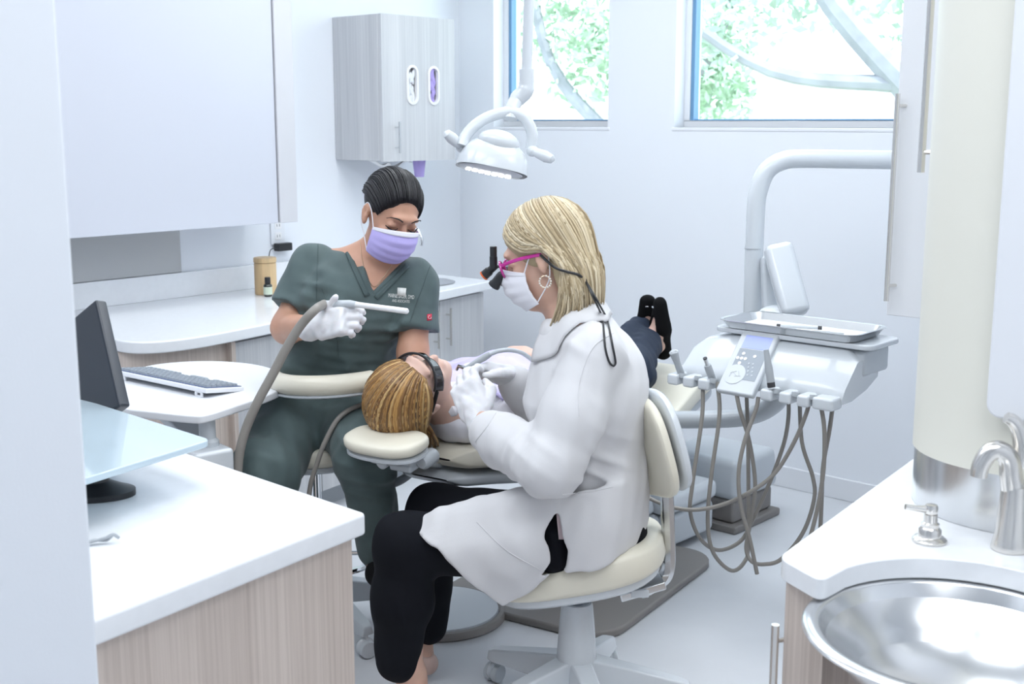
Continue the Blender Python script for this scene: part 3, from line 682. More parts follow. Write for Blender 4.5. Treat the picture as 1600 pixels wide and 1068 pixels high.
# ------------------------------------------------------------------ delivery unit
DO = at(1062, 590, 3.67); DL = .545
du = thing('delivery_unit', 'white dental delivery unit with control panel and hanging hoses', 'delivery unit', DO, ROOM)
zr = .77 - DO.z
prof = [(0, 0), (-.004, .02), (.012, .05), (.085, .132), (.10, .138), (.24, .140), (.245, .128), (.235, .06), (.16, .025), (.06, .0)]
def body_fn():
    b = MB(); N = 14; rows = []
    for i in range(N + 1):
        u = i / N; x = DL * u; e = min(1, min(u, 1 - u) / .10); e = math.sqrt(max(0, 1 - (1 - e) ** 2))
        sc = .80 + .20 * e; left = max(0, 1 - u / .35) ** 2
        rows.append([(x, y * 1.0 * (.9 + .1 * e), z * sc * (1 - .18 * left)) for y, z in prof])
    n = len(prof); vs = [p for r in rows for p in r]
    fs = [(i * n + j, i * n + (j + 1) % n, (i + 1) * n + (j + 1) % n, (i + 1) * n + j) for i in range(N) for j in range(n)]
    fs += [list(range(n)), list(range(N * n, N * n + n))[::-1]]
    return b.add(vs, fs)
body_fn().build('front_console', 'plastic_white', du, bevel=0, sharp=50)
MB().prism(rrect(.06, DL + .035, .088, .285, .03), .142, .158).build('top_platform', 'plastic_white', du, bevel=.005)
MB().box((.40, .19, .098), (.30, .16, .075), None, (1, 1)).build('drawer', 'plastic_pale', du, bevel=.01)
hold = [.012, .068, .122, .335, .395, .452]
for x in hold:
    o = MB().bx(x - .021, x + .017, -.058, .01, -.012, .022).build('holder', 'plastic_white', du, bevel=.008)
    Mx = Matrix.Translation((x + .022, -.035, .016)) @ Matrix.Rotation(math.radians(-20), 4, 'X')
    MB().lathe([(.011, -.008), (.0125, -.004), (.0125, .006), (.009, .007), (.008, .0), (.001, -.002)], n=18, M=Mx).build('ring', 'plastic_grey', o)
MB().bx(.475, DL - .005, -.05, .01, -.014, .022).build('holder_end', 'plastic_white', du, bevel=.008)
# control panel slab lying on the sloping front
sl = Vector((0, .073, .082)).normalized(); nn = Vector((0, -sl.z, sl.y))
Mp = frame((.168, -.035, -.022), (1, 0, 0), sl, nn)
pn = MB().box((.058, .108, .016), (.125, .215, .022), Mp).build('control_panel', 'plastic_white', du, bevel=.006)
MB().box((.062, .178, .0276), (.09, .045, .001), Mp).build('screen', 'lcd', pn)
MB().box((.062, .100, .0274), (.094, .105, .001), Mp).build('keypad', 'panel_print', pn)
for bx0, by0 in ((.035, .135), (.022, .118), (.035, .118), (.048, .118), (.035, .101), (.075, .130)):
    MB().lathe([(.0055, 0), (.0055, .0012), (.001, .0014)], n=12, M=Mp @ Matrix.Translation((bx0, by0, .0279))).build('button', 'paper_white', pn)
for i in range(8):
    MB().lathe([(.003, 0), (.003, .001), (.001, .001)], n=8, M=Mp @ Matrix.Translation((.066 + .014 * (i % 2) + .004 * (i // 2), .104 - .013 * (i // 2), .0279))).build('button', 'plastic_pale', pn)
MB().lathe([(.034, 0), (.034, .001), (.001, .001)], n=24, M=Mp @ Matrix.Translation((.036, .062, .0277))).build('logo_patch', 'plastic_white', pn)
lg = MB()
for a, cx, cy in ((25, .03, .068), (-35, .036, .062), (80, .024, .06), (10, .048, .056), (-60, .05, .064)):
    lg.box((0, 0, 0), (.02, .0014, .0008), Mp @ Matrix.Translation((cx, cy, .029)) @ Matrix.Rotation(math.radians(a), 4, 'Z'))
lg.build('logo_strokes', 'plastic_grey', pn)
# handpieces (each its own thing, held in a holder)
def dloc(x, y, z): return DO + E1 * x + E2 * y + Vector((0, 0, z))
def handpiece(name, label, base, tip, prof, m, extra=None):
    base, tip = Vector(base), Vector(tip); L = (tip - base).length; t = thing(name, label, 'handpiece', base)
    d = (tip - base).normalized(); q = Vector((0, 0, 1)).rotation_difference(d).to_matrix().to_4x4()
    MB().lathe([(r, z * L) for r, z in prof], n=20, M=q).build('barrel', m, t)
    if extra: extra(t, q, L)
def ex_syr(t, q, L):
    for dx in (-.006, .006): MB().lathe([(.006, 0), (.006, .006), (.004, .007), (.003, .003), (.001, .003)], n=14, M=q @ Matrix.Translation((dx, -.004, L * .93)) @ Matrix.Rotation(.9, 4, 'X')).build('button', 'plastic_white', t)
yb = 3.62
handpiece('air_syringe', 'grey air-water syringe with two round buttons, leftmost in the delivery unit', dloc(.022, -.02, .01), dloc(.022, -.02, .01) + Vector((-.032, -.02, .085)), [(.008, 0), (.011, .1), (.010, .55), (.013, .8), (.014, .95), (.008, 1), (.001, 1)], 'plastic_grey', ex_syr)
def ex_tip(t, q, L):
    MB().lathe([(.006, L), (.006, L * 1.35), (.0045, L * 1.36), (.001, L * 1.36)], n=16, M=q).build('coupling', 'steel_plain', t)
    MB().lathe([(.0065, L * 1.36), (.0065, L * 1.42), (.004, L * 1.43), (.001, L * 1.41)], n=16, M=q).build('tip_ring', 'rubber', t)
handpiece('coupling_handpiece', 'short grey hose coupling with steel stub, second in the delivery unit', dloc(.134, -.02, .01), dloc(.134, -.02, .01) + Vector((-.022, -.018, .055)), [(.009, 0), (.0115, .1), (.0115, .9), (.010, 1), (.001, 1)], 'plastic_grey', ex_tip)
def ex_pen(t, q, L):
    MB().lathe([(.0105, -L * .02), (.0115, .0), (.0115, L * .13), (.001, L * .131)], n=18, M=q).build('grip_ring', 'rubber', t)
handpiece('slow_handpiece', 'long silver handpiece leaning across the control panel', dloc(.345, -.045, .03), at(1197, 546, 3.42), [(.0095, 0), (.0115, .12), (.0115, .5), (.009, .75), (.0075, 1), (.005, 1.0), (.004, .97), (.001, .97)], 'plastic_grey', ex_pen)
# tray and instruments
TZ = .160
def ty(x0, x1, y0, y1, r, z): return [(p[0], p[1], z) for p in rrect(x0, x1, y0, y1, r, 6)]
tr = thing('instrument_tray', 'shallow steel instrument tray on top of the delivery unit', 'tray', DO, ROOM)
rings = [ty(.10, .52, .085, .275, .03, TZ), ty(.085, .535, .07, .29, .04, TZ + .022), ty(.078, .542, .063, .297, .045, TZ + .024), ty(.078, .542, .063, .297, .045, TZ + .0255), ty(.088, .532, .073, .287, .038, TZ + .0245), ty(.102, .518, .087, .273, .028, TZ + .003)]
n = len(rings[0]); b = MB(); b.add([p for r in rings for p in r], [(i * n + j, i * n + (j + 1) % n, (i + 1) * n + (j + 1) % n, (i + 1) * n + j) for i in range(len(rings) - 1) for j in range(n)] + [list(range(n))[::-1], list(range((len(rings) - 1) * n, len(rings) * n))])
b.build('tray_pan', 'steel_plain', tr)
MB().prism(rrect(.112, .508, .097, .263, .02), TZ + .0032, TZ + .0045).build('paper_liner', 'paper_white', tr)
def inst(name, label, a, b_, r, m, m2):
    a, b_ = Vector(a), Vector(b_); t = thing(name, label, 'instrument', dloc(*a)); A0 = dloc(*a); d = dloc(*b_) - A0
    MB().tube([(0, 0, 0), d], r, 12).build('shaft', m, t)
    MB().tube([d * -.03, d * .06], r * 1.15, 12).tube([d * .94, d * 1.03], r * 1.15, 12).build('end_cap', m2, t)
inst('marker_instrument', 'silver cylindrical instrument with dark ends lying in the steel tray', (.245, .155, TZ + .0105), (.36, .205, TZ + .0105), .0055, 'plastic_pale', 'rubber')
inst('mirror_handle', 'thin grey instrument handle lying in front in the tray', (.30, .135, TZ + .0085), (.45, .165, TZ + .0085), .0035, 'plastic_grey', 'plastic_grey')
inst('probe', 'thin dark probe crossing the grey handle in the tray', (.275, .14, TZ + .0085), (.40, .185, TZ + .0085), .002, 'steel_plain', 'steel_plain')
# hoses: parts of the delivery unit
HP = [[(1098, 590, 3.58), (1097, 650, 3.55), (1082, 755, 3.52), (1079, 802, 3.52), (1095, 842, 3.55), (1123, 859, 3.58), (1157, 845, 3.6), (1176, 812, 3.6), (1200, 760, 3.58), (1224, 695, 3.55), (1232, 650, 3.5), (1231, 610, 3.5)],
      [(1121, 596, 3.54), (1124, 650, 3.52), (1111, 746, 3.5), (1106, 817, 3.5), (1115, 864, 3.5), (1143, 891, 3.52), (1164, 876, 3.55), (1169, 845, 3.58), (1169, 704, 3.6), (1166, 600, 3.6)],
      [(1150, 610, 3.5), (1156, 640, 3.48), (1171, 690, 3.48), (1180, 760, 3.48), (1171, 822, 3.5), (1166, 857, 3.5), (1175, 877, 3.48), (1196, 881, 3.46), (1222, 872, 3.45), (1255, 831, 3.44), (1272, 780, 3.44), (1270, 745, 3.44), (1253, 690, 3.46), (1249, 610, 3.48)],
      [(1185, 620, 3.46), (1181, 640, 3.45), (1163, 690, 3.44), (1154, 741, 3.43), (1158, 792, 3.42), (1171, 840, 3.42), (1183, 896, 3.42)],
      [(1266, 618, 3.36), (1260, 645, 3.36), (1241, 690, 3.38), (1213, 736, 3.4), (1179, 764, 3.42), (1129, 788, 3.46), (1078, 796, 3.5), (1030, 785, 3.56), (984, 758, 3.62), (940, 715, 3.7)],
      [(1281, 625, 3.33), (1288, 670, 3.33), (1287, 730, 3.33), (1278, 790, 3.33), (1262, 850, 3.34), (1240, 895, 3.36)],
      [(1302, 628, 3.36), (1296, 672, 3.36), (1286, 730, 3.37), (1283, 800, 3.37), (1278, 870, 3.37), (1262, 915, 3.38)]]
Minv = (Matrix.Translation(DO) @ Matrix.Rotation(ROOM, 4, 'Z')).inverted()
for hp in HP:
    pts = [Minv @ at(*p) for p in hp]
    MB().tube(spline(pts, 7), .0062, 10).build('hose', 'hose_taupe', du)
# swing arm and mast carrying the unit
sa = [Minv @ at(*p) for p in ((1235, 585, 3.75), (1212, 628, 3.8), (1170, 650, 3.88), (1100, 655, 3.95), (1030, 655, 4.05))]
MB().tube(spline(sa, 6), .037, 16, flat=(None, .8)).build('swing_arm', 'paint_grey', du)
ms = thing('mast', 'white bent pipe mast reaching right above the delivery unit', 'mast', (0, 0, 0))
MY = 4.1
mp = [at(1172, 610, MY), at(1175, 520, MY), at(1177, 440, MY), at(1181, 330, MY), at(1186, 295, MY), at(1199, 266, MY), at(1224, 251, MY), at(1255, 248, MY), at(1330, 249, MY), at(1400, 250, MY), at(1500, 252, MY + .05)]
MB().tube(spline(mp, 6), .031, 20).build('pipe', 'plastic_white', ms)
q_ = at(1178, 389, MY); MB().lathe([(.0315, 0), (.0315, .004), (.03, .004)], (q_.x, q_.y, q_.z), 24).build('pipe_joint', 'plastic_grey', ms)
aa = thing('spring_arm', 'glossy white slanted spring arm behind the instrument tray', 'arm', (0, 0, 0))
a_, b_ = at(1215, 385, 4.0), at(1243, 490, 3.9)
m_ = MB(); ax = (b_ - a_).normalized(); Ma = look((a_ + b_) / 2, ax, (0, -1, .2)); L = (b_ - a_).length
m_.box((0, 0, 0), (.095, L * 1.05, .07), Ma); m_.build('arm_cover', 'plastic_white', aa, bevel=.022)
a2, b2 = at(1200, 400, 4.06), at(1204, 500, 4.0); m_ = MB(); bar(m_, a2, b2, .05, .05, (0, 1, 0)); m_.build('arm_rear', 'plastic_pale', aa, bevel=.012)
MB().ell(tuple(at(1218, 490, 3.95)), (.07, .05, .03)).build('knuckle', 'plastic_white', aa)
k_ = at(1225, 500, 3.93); MB().lathe([(.035, 0), (.035, .1), (.03, .1)], (k_.x, k_.y, k_.z - .11), 20).build('pivot', 'plastic_pale', aa)

# ------------------------------------------------------------------ operating light
LY = 3.6
lt = thing('operating_light', 'white ceiling-hung dental operating light with curved yoke and two grips', 'dental lamp', (0, 0, 0))
p0 = at(823, 112, LY); p1 = at(827, -10, LY)
MB().tube([p0, p1, (p1.x, p1.y, ZC - .03)], .0155, 16).build('down_pipe', 'plastic_white', lt)
MB().lathe([(.07, 0), (.07, .02), (.03, .03)], (p1.x, p1.y, ZC - .032), 24).build('ceiling_plate', 'plastic_white', lt)
MB().tube(spline([at(823, 108, LY), at(823, 128, LY), at(820, 143, LY), at(808, 155, LY), at(799, 172, LY - .02), at(797, 186, LY - .03)], 5), [.022] * 8 + [.024] * 8 + [.021] * 10, 16).build('elbow', 'plastic_white', lt)
hc = at(772, 240, LY - .02)
yk = [at(722, 228, LY - .07), at(728, 212, LY - .06), at(742, 196, LY - .05), at(765, 182, LY - .035), at(795, 175, LY - .03), at(816, 181, LY - .03), at(828, 197, LY - .03), at(832, 215, LY - .03), at(830, 232, LY - .03)]
MB().tube(spline(yk, 6), .0165, 14).build('yoke', 'plastic_white', lt)
# head: half-dome shade, tilted down towards the patient
hx_ = (at(828, 246, LY - .02) - at(718, 222, LY - .06)).normalized()
dn = Vector((-.15, -.2, -1)); dn = (dn - hx_ * dn.dot(hx_)).normalized(); hy = dn.cross(hx_)
Ml = frame(at(772, 243, LY - .05), hx_, hy, -dn)
def shade(u, v):
    a = 2 * math.pi * u; r = math.sin(min(1, v * 1.0) * math.pi / 2) ** .8
    ca, sa_ = math.cos(a), math.sin(a)
    x = math.copysign(abs(ca) ** .75, ca) * (.098 + .006 * v) * r; y = math.copysign(abs(sa_) ** .75, sa_) * .082 * r
    z = .050 * math.cos(v * math.pi / 2) ** .9 - .045 * v ** 2
    return (x, y, z + .0)
hd_ = MB().grid(shade, 40, 16, Ml, closeu=True)
hd_.build('lamp_head', 'plastic_white', lt)
MB().lathe([(.088, -.0455), (.092, -.044), (.001, -.040)], n=36, M=Ml, sy=.8).build('lens_plate', 'plastic_pale', lt)
for i in range(7):
    MB().box((-.06 + i * .02, -.052 + .003 * abs(i - 3), -.0465), (.016, .018, .004), Ml).build('led', 'lamp_glow', lt, bevel=.002, seg=1)
MB().ell((0, .03, .035), (.062, .045, .035), Ml).build('rear_hub', 'plastic_white', lt)
for sx, (ax0, ay0, ax1, ay1) in ((-1, (722, 230, 695, 206)), (1, (832, 236, 866, 250))):
    g0_, g1_ = at(ax0, ay0, LY - .05), at(ax1, ay1, LY - .08)
    o = MB().tube([g0_, g0_.lerp(g1_, .25), g0_.lerp(g1_, .6), g0_.lerp(g1_, .9), g1_], [.010, .014, .017, .013, .004], 14); o.build('grip', 'plastic_white', lt)
    q = at(ax0, ay0, LY - .045); MB().ell(tuple(q), (.018, .018, .016)).build('grip_hub', 'plastic_white', lt)

# ------------------------------------------------------------------ stools
def caster(mb_name, parent, p, ang):
    o = MB(); M = Matrix.Translation(p) @ Matrix.Rotation(ang, 4, 'Z')
    for s in (-1, 1):
        o.lathe([(.010, -.009), (.024, -.009), (.026, -.006), (.026, .006), (.022, .009), (.010, .009)], n=20, M=M @ Matrix.Translation((0, s * .013, .027)) @ Matrix.Rotation(math.pi / 2, 4, 'X'))
    w = o.build('caster', 'plastic_pale', parent)
    MB().ell((0, 0, 0), (.028, .012, .026), M @ Matrix.Translation((.004, 0, .036)), 16, 10).tube([(0, 0, .05), (0, 0, .075)], .007, 8, M=M).build('caster_hood', 'plastic_white', w)
def star_base(t, R, a0, col, zc=.42, m='plastic_white'):
    for k in range(5):
        a = a0 + k * 2 * math.pi / 5; d = Vector((math.cos(a), math.sin(a), 0))
        o = MB(); vs = []
        M = Matrix.Rotation(a, 4, 'Z')
        prof_ = [(0.02, .042, .085, .165), (R * .5, .034, .075, .135), (R * .92, .028, .068, .104), (R, .020, .068, .095)]
        vv = [];
        for x, w, z0, z1 in prof_: vv += [(x, -w, z0), (x, w, z0), (x, w * .7, z1), (x, -w * .7, z1)]
        fs = [(i * 4 + j, i * 4 + (j + 1) % 4, i * 4 + 4 + (j + 1) % 4, i * 4 + 4 + j) for i in range(3) for j in range(4)] + [(0, 3, 2, 1), (12, 13, 14, 15)]
        o.add(vv, fs, M).build('base_leg', m, t, bevel=.006)
        caster('caster', t, d * (R - .012), a + .6 + k)
    MB().lathe([(.056, .07), (.053, .16), (.046, .26), (.041, .305), (.038, .31), (.030, .309), (.029, .30), (.001, .30)], n=28).build('column', m, t)
    MB().lathe([(.016, .28), (.016, .36), (.020, .362), (.020, .375), (.016, .377), (.016, zc)], n=20).build('gas_spring', col, t)
# doctor's stool
SC = atz(900, 1112, 0)
ds = thing('operator_stool', 'cream operator stool with backrest under the doctor in the white coat', 'stool', SC.xy.to_3d(), 0)
star_base(ds, .30, math.radians(68), 'chrome')
fwd = Vector((-.985, .17, 0)).normalized()       # the way the sitter faces
side = Vector((-fwd.y, fwd.x, 0))
Ms = frame((.0, .02, .415), side, fwd, (0, 0, 1)) @ Matrix.Rotation(math.radians(-13), 4, 'X')
def seatpad(u, v):
    x, y, z = pad(.20, .235, .040, .72)(u, v)
    if z > 0: z += .02 * (abs(x) / .19) ** 2 - .02 * max(0, y / .235) + .018 * max(0, -y / .235)
    return (x, y, z)
MB().grid(seatpad, 48, 18, Ms, closeu=True).build('seat', 'cream_vinyl', ds)
MB().grid(pad(.185, .215, .024, .72), 40, 12, Ms @ Matrix.Translation((0, 0, -.035)), closeu=True).build('seat_pan', 'plastic_white', ds)
SBp = Vector((SC.x, SC.y, 0))
bk = [at(1000, 925, 3.0), at(1030, 908, 3.02), at(1043, 892, 3.02), at(1045, 860, 3.02), at(1043, 800, 3.02), at(1041, 745, 3.02)]
MB().tube([p - SBp for p in spline(bk, 5)], .018, 8, flat=((0, 1, 0), 1.4)).build('back_bar', 'steel_plain', ds)
brk = MB(); bar(brk, at(965, 925, 2.99) - SBp, at(1035, 905, 3.0) - SBp, .09, .022); brk.build('back_bracket', 'steel_plain', ds, bevel=.004)
MB().box((0, 0, 0), (.045, .008, .02), Matrix.Translation(at(1000, 927, 2.93) - SBp)).build('lever', 'plastic_white', ds, bevel=.003)
# backrest pad
bc = at(1018, 690, 3.02) - SBp; bz = (at(990, 610, 3.02) - at(1046, 765, 3.02)).normalized()
bn0 = Vector((-.86, -.42, 0)); bn = (bn0 - bz * bn0.dot(bz)).normalized(); bxv = bn.cross(bz)
Mb = frame(bc, bxv, bz, -bn)
def backpad(rz, curve):
    def fn(u, v):
        x, y, z = pad(.155, .135, rz, .72)(u, v); return (x, y, z - curve * (x / .155) ** 2 + .012 * (y / .13))
    return fn
MB().grid(backpad(.022, .03), 44, 16, Mb @ Matrix.Translation((0, 0, -.02)), closeu=True).build('backrest', 'cream_vinyl', ds)
MB().grid(backpad(.020, .03), 44, 14, Mb @ Matrix.Translation((0, 0, .022)), closeu=True).build('backrest_shell', 'plastic_white', ds)

# assistant's stool with belly bar
AP = Vector((-.60, 3.58, 0))
As = thing('assistant_stool', 'cream assistant stool with curved body support bar under the woman in scrubs', 'stool', AP, 0)
star_base(As, .29, math.radians(20), 'chrome', .56, 'paint_grey')
MB().grid(pad(.19, .18, .04, .8), 44, 16, Matrix.Translation((0, 0, .585)) @ Matrix.Rotation(.3, 4, 'Z'), closeu=True).build('seat', 'cream_vinyl', As)
MB().grid(pad(.175, .165, .02, .8), 40, 12, Matrix.Translation((0, 0, .548)) @ Matrix.Rotation(.3, 4, 'Z'), closeu=True).build('seat_pan', 'plastic_pale', As)
ap = [at(428, 592, 3.50), at(438, 598, 3.40), at(465, 602, 3.335), at(510, 602, 3.31), at(555, 598, 3.325), at(592, 592, 3.38)]
apl = [p - AP for p in spline(ap, 6)]
MB().tube(apl, [.016] + [.024] + [.029] * (len(apl) - 4) + [.024, .016], 16, flat=((0, 0, 1), 1.0)).build('body_support', 'cream_vinyl', As)
MB().tube([p + Vector((0, 0, -.031)) for p in apl], .02, 10, flat=((0, 0, 1), .35)).build('support_rail', 'plastic_pale', As)
sp_ = [apl[0], Vector((-.2, .12, .70)), Vector((-.17, .12, .56)), Vector((-.05, .05, .50)), Vector((0, 0, .5))]
MB().tube(spline(sp_, 6), .013, 10).build('support_stem', 'steel_plain', As)
MB().tube(arc((0, 0), .2, 0, 355, 40) and [(p[0], p[1], .24) for p in arc((0, 0), .2, 0, 351, 39)], .010, 8, closed=True).build('foot_ring', 'chrome', As)
for a in (0, 2.09, 4.19): MB().tube([(0, 0, .24), (.2 * math.cos(a), .2 * math.sin(a), .24)], .007, 8).build('ring_spoke', 'chrome', As)

# free hoses at the assistant's side
sh = thing('saliva_hose', 'thin grey hose hanging from the chair past the assistant knees', 'hose', (0, 0, 0))
MB().tube(spline([at(615, 655, 3.5), at(590, 632, 3.42), at(560, 634, 3.36), at(530, 652, 3.32), at(508, 690, 3.3), at(495, 725, 3.3), at(484, 765, 3.3), at(480, 830, 3.3)], 7), .0072, 10).build('hose', 'hose_taupe', sh)
s2 = thing('suction_loop', 'thick grey suction hose looping under the headrest', 'hose', (0, 0, 0))
MB().tube(spline([at(650, 728, 3.5), at(640, 740, 3.45), at(622, 752, 3.42), at(600, 757, 3.42), at(575, 750, 3.45), at(545, 730, 3.5)], 7), .0125, 12).build('hose', 'plastic_grey', s2)
# ------------------------------------------------------------------ people: smooth-blended bodies and clothes
def A3(p): return np.array(tuple(p), dtype=np.float64)
def rcone(a, b, ra, rb, flat=None):
    a, b = A3(a), A3(b); ab = b - a; L2 = max(1e-12, ab @ ab)
    fd = None
    if flat is not None: fd = A3(Vector(flat[0]).normalized()); fs = flat[1]
    def f(P):
        ap = P - a; t = np.clip(ap @ ab / L2, 0, 1); d = ap - t[:, None] * ab
        if fd is not None:
            c = d @ fd; d = d + (c / fs - c)[:, None] * fd
        return np.sqrt((d * d).sum(1)) - (ra + (rb - ra) * t)
    return f
def ellip(c, r, M=None):
    """M: Matrix giving the local axes (c in local coordinates when M is given)"""
    c = A3(c); r = A3(r)
    if M is not None: R = np.array(M.to_3x3()); o = A3(M.translation)
    def f(P):
        q = ((P - o) @ R if M is not None else P) - c
        k0 = np.sqrt(((q / r) ** 2).sum(1)) + 1e-9; k1 = np.sqrt(((q / (r * r)) ** 2).sum(1)) + 1e-9
        return k0 * (k0 - 1) / k1
    return f
def rbox(c, hs, rad, M=None):
    c = A3(c); hs = A3(hs) - rad
    if M is not None: R = np.array(M.to_3x3()); o = A3(M.translation)
    def f(P):
        q = np.abs(((P - o) @ R if M is not None else P) - c) - hs
        return np.sqrt((np.maximum(q, 0) ** 2).sum(1)) + np.minimum(q.max(1), 0) - rad
    return f
def lrc(M, a, b, ra, rb, flat=None):
    return rcone(M @ Vector(a), M @ Vector(b), ra, rb, (M.to_3x3() @ Vector(flat[0]), flat[1]) if flat else None)
def plane(p, n):
    p, n = A3(p), A3(Vector(n).normalized())
    return lambda P: (P - p) @ n
def smin2(a, b, k):
    h = np.clip(.5 + .5 * (b - a) / k, 0, 1); return b + (a - b) * h - k * h * (1 - h)
def U(k, *fs):
    def f(P):
        d = fs[0](P)
        for g in fs[1:]: d = smin2(d, g(P), k)
        return d
    return f
def SUB(f, g, k=.004):
    return lambda P: -smin2(-f(P), g(P), k)
def INT(f, g, k=.004):
    return lambda P: -smin2(-f(P), -g(P), k)
def polyprism(poly, o, ux, uy):
    """infinite prism: 2-D polygon in the plane o,ux,uy"""
    o, ux, uy = A3(o), A3(ux), A3(uy); Q = np.array(poly, dtype=float)
    def f(P):
        p = np.stack([(P - o) @ ux, (P - o) @ uy], 1); d = np.full(len(p), 1e9); s = np.ones(len(p))
        n = len(Q)
        for i in range(n):
            a, b = Q[i], Q[i - 1]; e = b - a; w = p - a
            t = np.clip(w @ e / (e @ e), 0, 1); bb = w - t[:, None] * e; d = np.minimum(d, (bb * bb).sum(1))
            c1 = p[:, 1] >= a[1]; c2 = p[:, 1] < b[1]; c3 = e[0] * w[:, 1] > e[1] * w[:, 0]
            fl = (c1 & c2 & c3) | (~c1 & ~c2 & ~c3); s[fl] *= -1
        return s * np.sqrt(d)
    return f
def folds(f, amp, wl, seed, stretch=(1, 1, 1), where=None):
    R = np.random.RandomState(seed); K = []
    for i in range(5):
        v = R.normal(size=3); v /= np.linalg.norm(v); K.append((v / np.array(stretch) * 2 * math.pi / (wl * R.uniform(.7, 1.5)), R.uniform(0, 6.28), R.normal(size=3) * 4, R.uniform(0, 6)))
    def g(P):
        n = 0
        for k, ph, wv, wp in K: n = n + np.sin(P @ k + ph + 1.3 * np.sin(P @ wv * 2.2 + wp))
        n = n / 5; n = np.sign(n) * np.abs(n) ** 1.0
        a = amp if where is None else amp * where(P)
        return f(P) - a * n * 1.6
    return g
def creases(f, axis, wl, amp, where, seed, sharp=2.5):
    """narrow ridges running across an axis, broken up sideways, as pulled cloth shows"""
    R = np.random.RandomState(seed); ax = A3(Vector(axis).normalized()); W = [R.normal(size=3) for _ in range(4)]; ph = R.uniform(0, 6.28, 5)
    def g(P):
        w = where(P); a = f(P); q = P @ ax * 2 * math.pi / wl + 1.6 * np.sin(P @ W[0] * 9 + ph[0]) + .9 * np.sin(P @ W[1] * 17 + ph[1])
        v = (.5 + .5 * np.sin(q + ph[2])) ** sharp; br = .45 + .55 * np.sin(P @ W[2] * 14 + ph[3] + np.sin(P @ W[3] * 8))
        return a - amp * w * (v - .35) * np.clip(br, 0, 1)
    return g
def near(c, r):
    c = A3(c); return lambda P: np.exp(-((P - c) ** 2).sum(1) / (r * r))
def sdf_mesh(f, lo, hi, h):
    lo = A3(lo); hi = A3(hi); q = 4; cn = np.ceil((hi - lo) / (h * q)).astype(int)
    def ev(P):
        out = np.empty(len(P))
        for i in range(0, len(P), 300000): out[i:i + 300000] = f(P[i:i + 300000])
        return out
    ax = [lo[i] + np.arange(cn[i] + 1) * h * q for i in range(3)]
    G = np.stack(np.meshgrid(*ax, indexing='ij'), -1).reshape(-1, 3)
    C = ev(G).reshape(cn + 1)
    cs = [C[a:cn[0] + a, b:cn[1] + b, c:cn[2] + c] for a in (0, 1) for b in (0, 1) for c in (0, 1)]
    mn = np.min(np.abs(cs), 0); sg = np.sum([c < 0 for c in cs], 0)
    act = np.argwhere((mn < h * q * 1.7) | ((sg > 0) & (sg < 8)))
    nn_ = cn * q + 1
    Vv = np.repeat(np.repeat(np.repeat(C[:-1, :-1, :-1], q, 0), q, 1), q, 2)
    Vv = np.pad(Vv, ((0, 1),) * 3, mode='edge'); mask = np.zeros(nn_, bool)
    for a in range(q + 1):
        for b in range(q + 1):
            for c in range(q + 1): mask[act[:, 0] * q + a, act[:, 1] * q + b, act[:, 2] * q + c] = True
    I = np.argwhere(mask); Vv[mask] = ev(lo + I * h)
    Vv[0] = Vv[-1] = 1; Vv[:, 0] = Vv[:, -1] = 1; Vv[:, :, 0] = Vv[:, :, -1] = 1
    S = Vv < 0; n0, n1, n2 = nn_ - 1
    cor = [(a, b, c) for a in (0, 1) for b in (0, 1) for c in (0, 1)]
    cnt = sum(S[a:n0 + a, b:n1 + b, c:n2 + c].astype(np.int8) for a, b, c in cor)
    cells = np.argwhere((cnt > 0) & (cnt < 8)); acc = np.zeros((len(cells), 3)); num = np.zeros(len(cells))
    vals = {c: Vv[cells[:, 0] + c[0], cells[:, 1] + c[1], cells[:, 2] + c[2]] for c in cor}
    for c0 in cor:
        for ax_ in range(3):
            if c0[ax_]: continue
            c1 = list(c0); c1[ax_] = 1; c1 = tuple(c1); v0, v1 = vals[c0], vals[c1]; cr = (v0 < 0) != (v1 < 0)
            t = np.where(cr, v0 / np.where(cr, v0 - v1, 1), 0)
            p = np.array(c0, float)[None] + t[:, None] * (np.array(c1) - np.array(c0))[None]
            acc += np.where(cr[:, None], p, 0); num += cr
    verts = lo + (cells + acc / num[:, None]) * h
    idx = -np.ones((n0, n1, n2), int); idx[cells[:, 0], cells[:, 1], cells[:, 2]] = np.arange(len(cells))
    quads = []
    for ax_ in range(3):
        s0 = S; s1 = np.roll(S, -1, ax_); d = s0 != s1
        sl = [slice(1, -1)] * 3; sl[ax_] = slice(0, -1); dm = np.zeros_like(d); dm[tuple(sl)] = d[tuple(sl)]
        E = np.argwhere(dm); fl = S[E[:, 0], E[:, 1], E[:, 2]]
        u, v = [(1, 2), (2, 0), (0, 1)][ax_]; du = np.zeros(3, int); dv = np.zeros(3, int); du[u] = 1; dv[v] = 1
        g = lambda X: idx[X[:, 0], X[:, 1], X[:, 2]]
        Q = np.stack([g(E - du - dv), g(E - dv), g(E), g(E - du)], 1); Q[~fl] = Q[~fl][:, ::-1]
        quads.append(Q)
    F = np.concatenate(quads); F = F[(F >= 0).all(1)]
    return verts, F
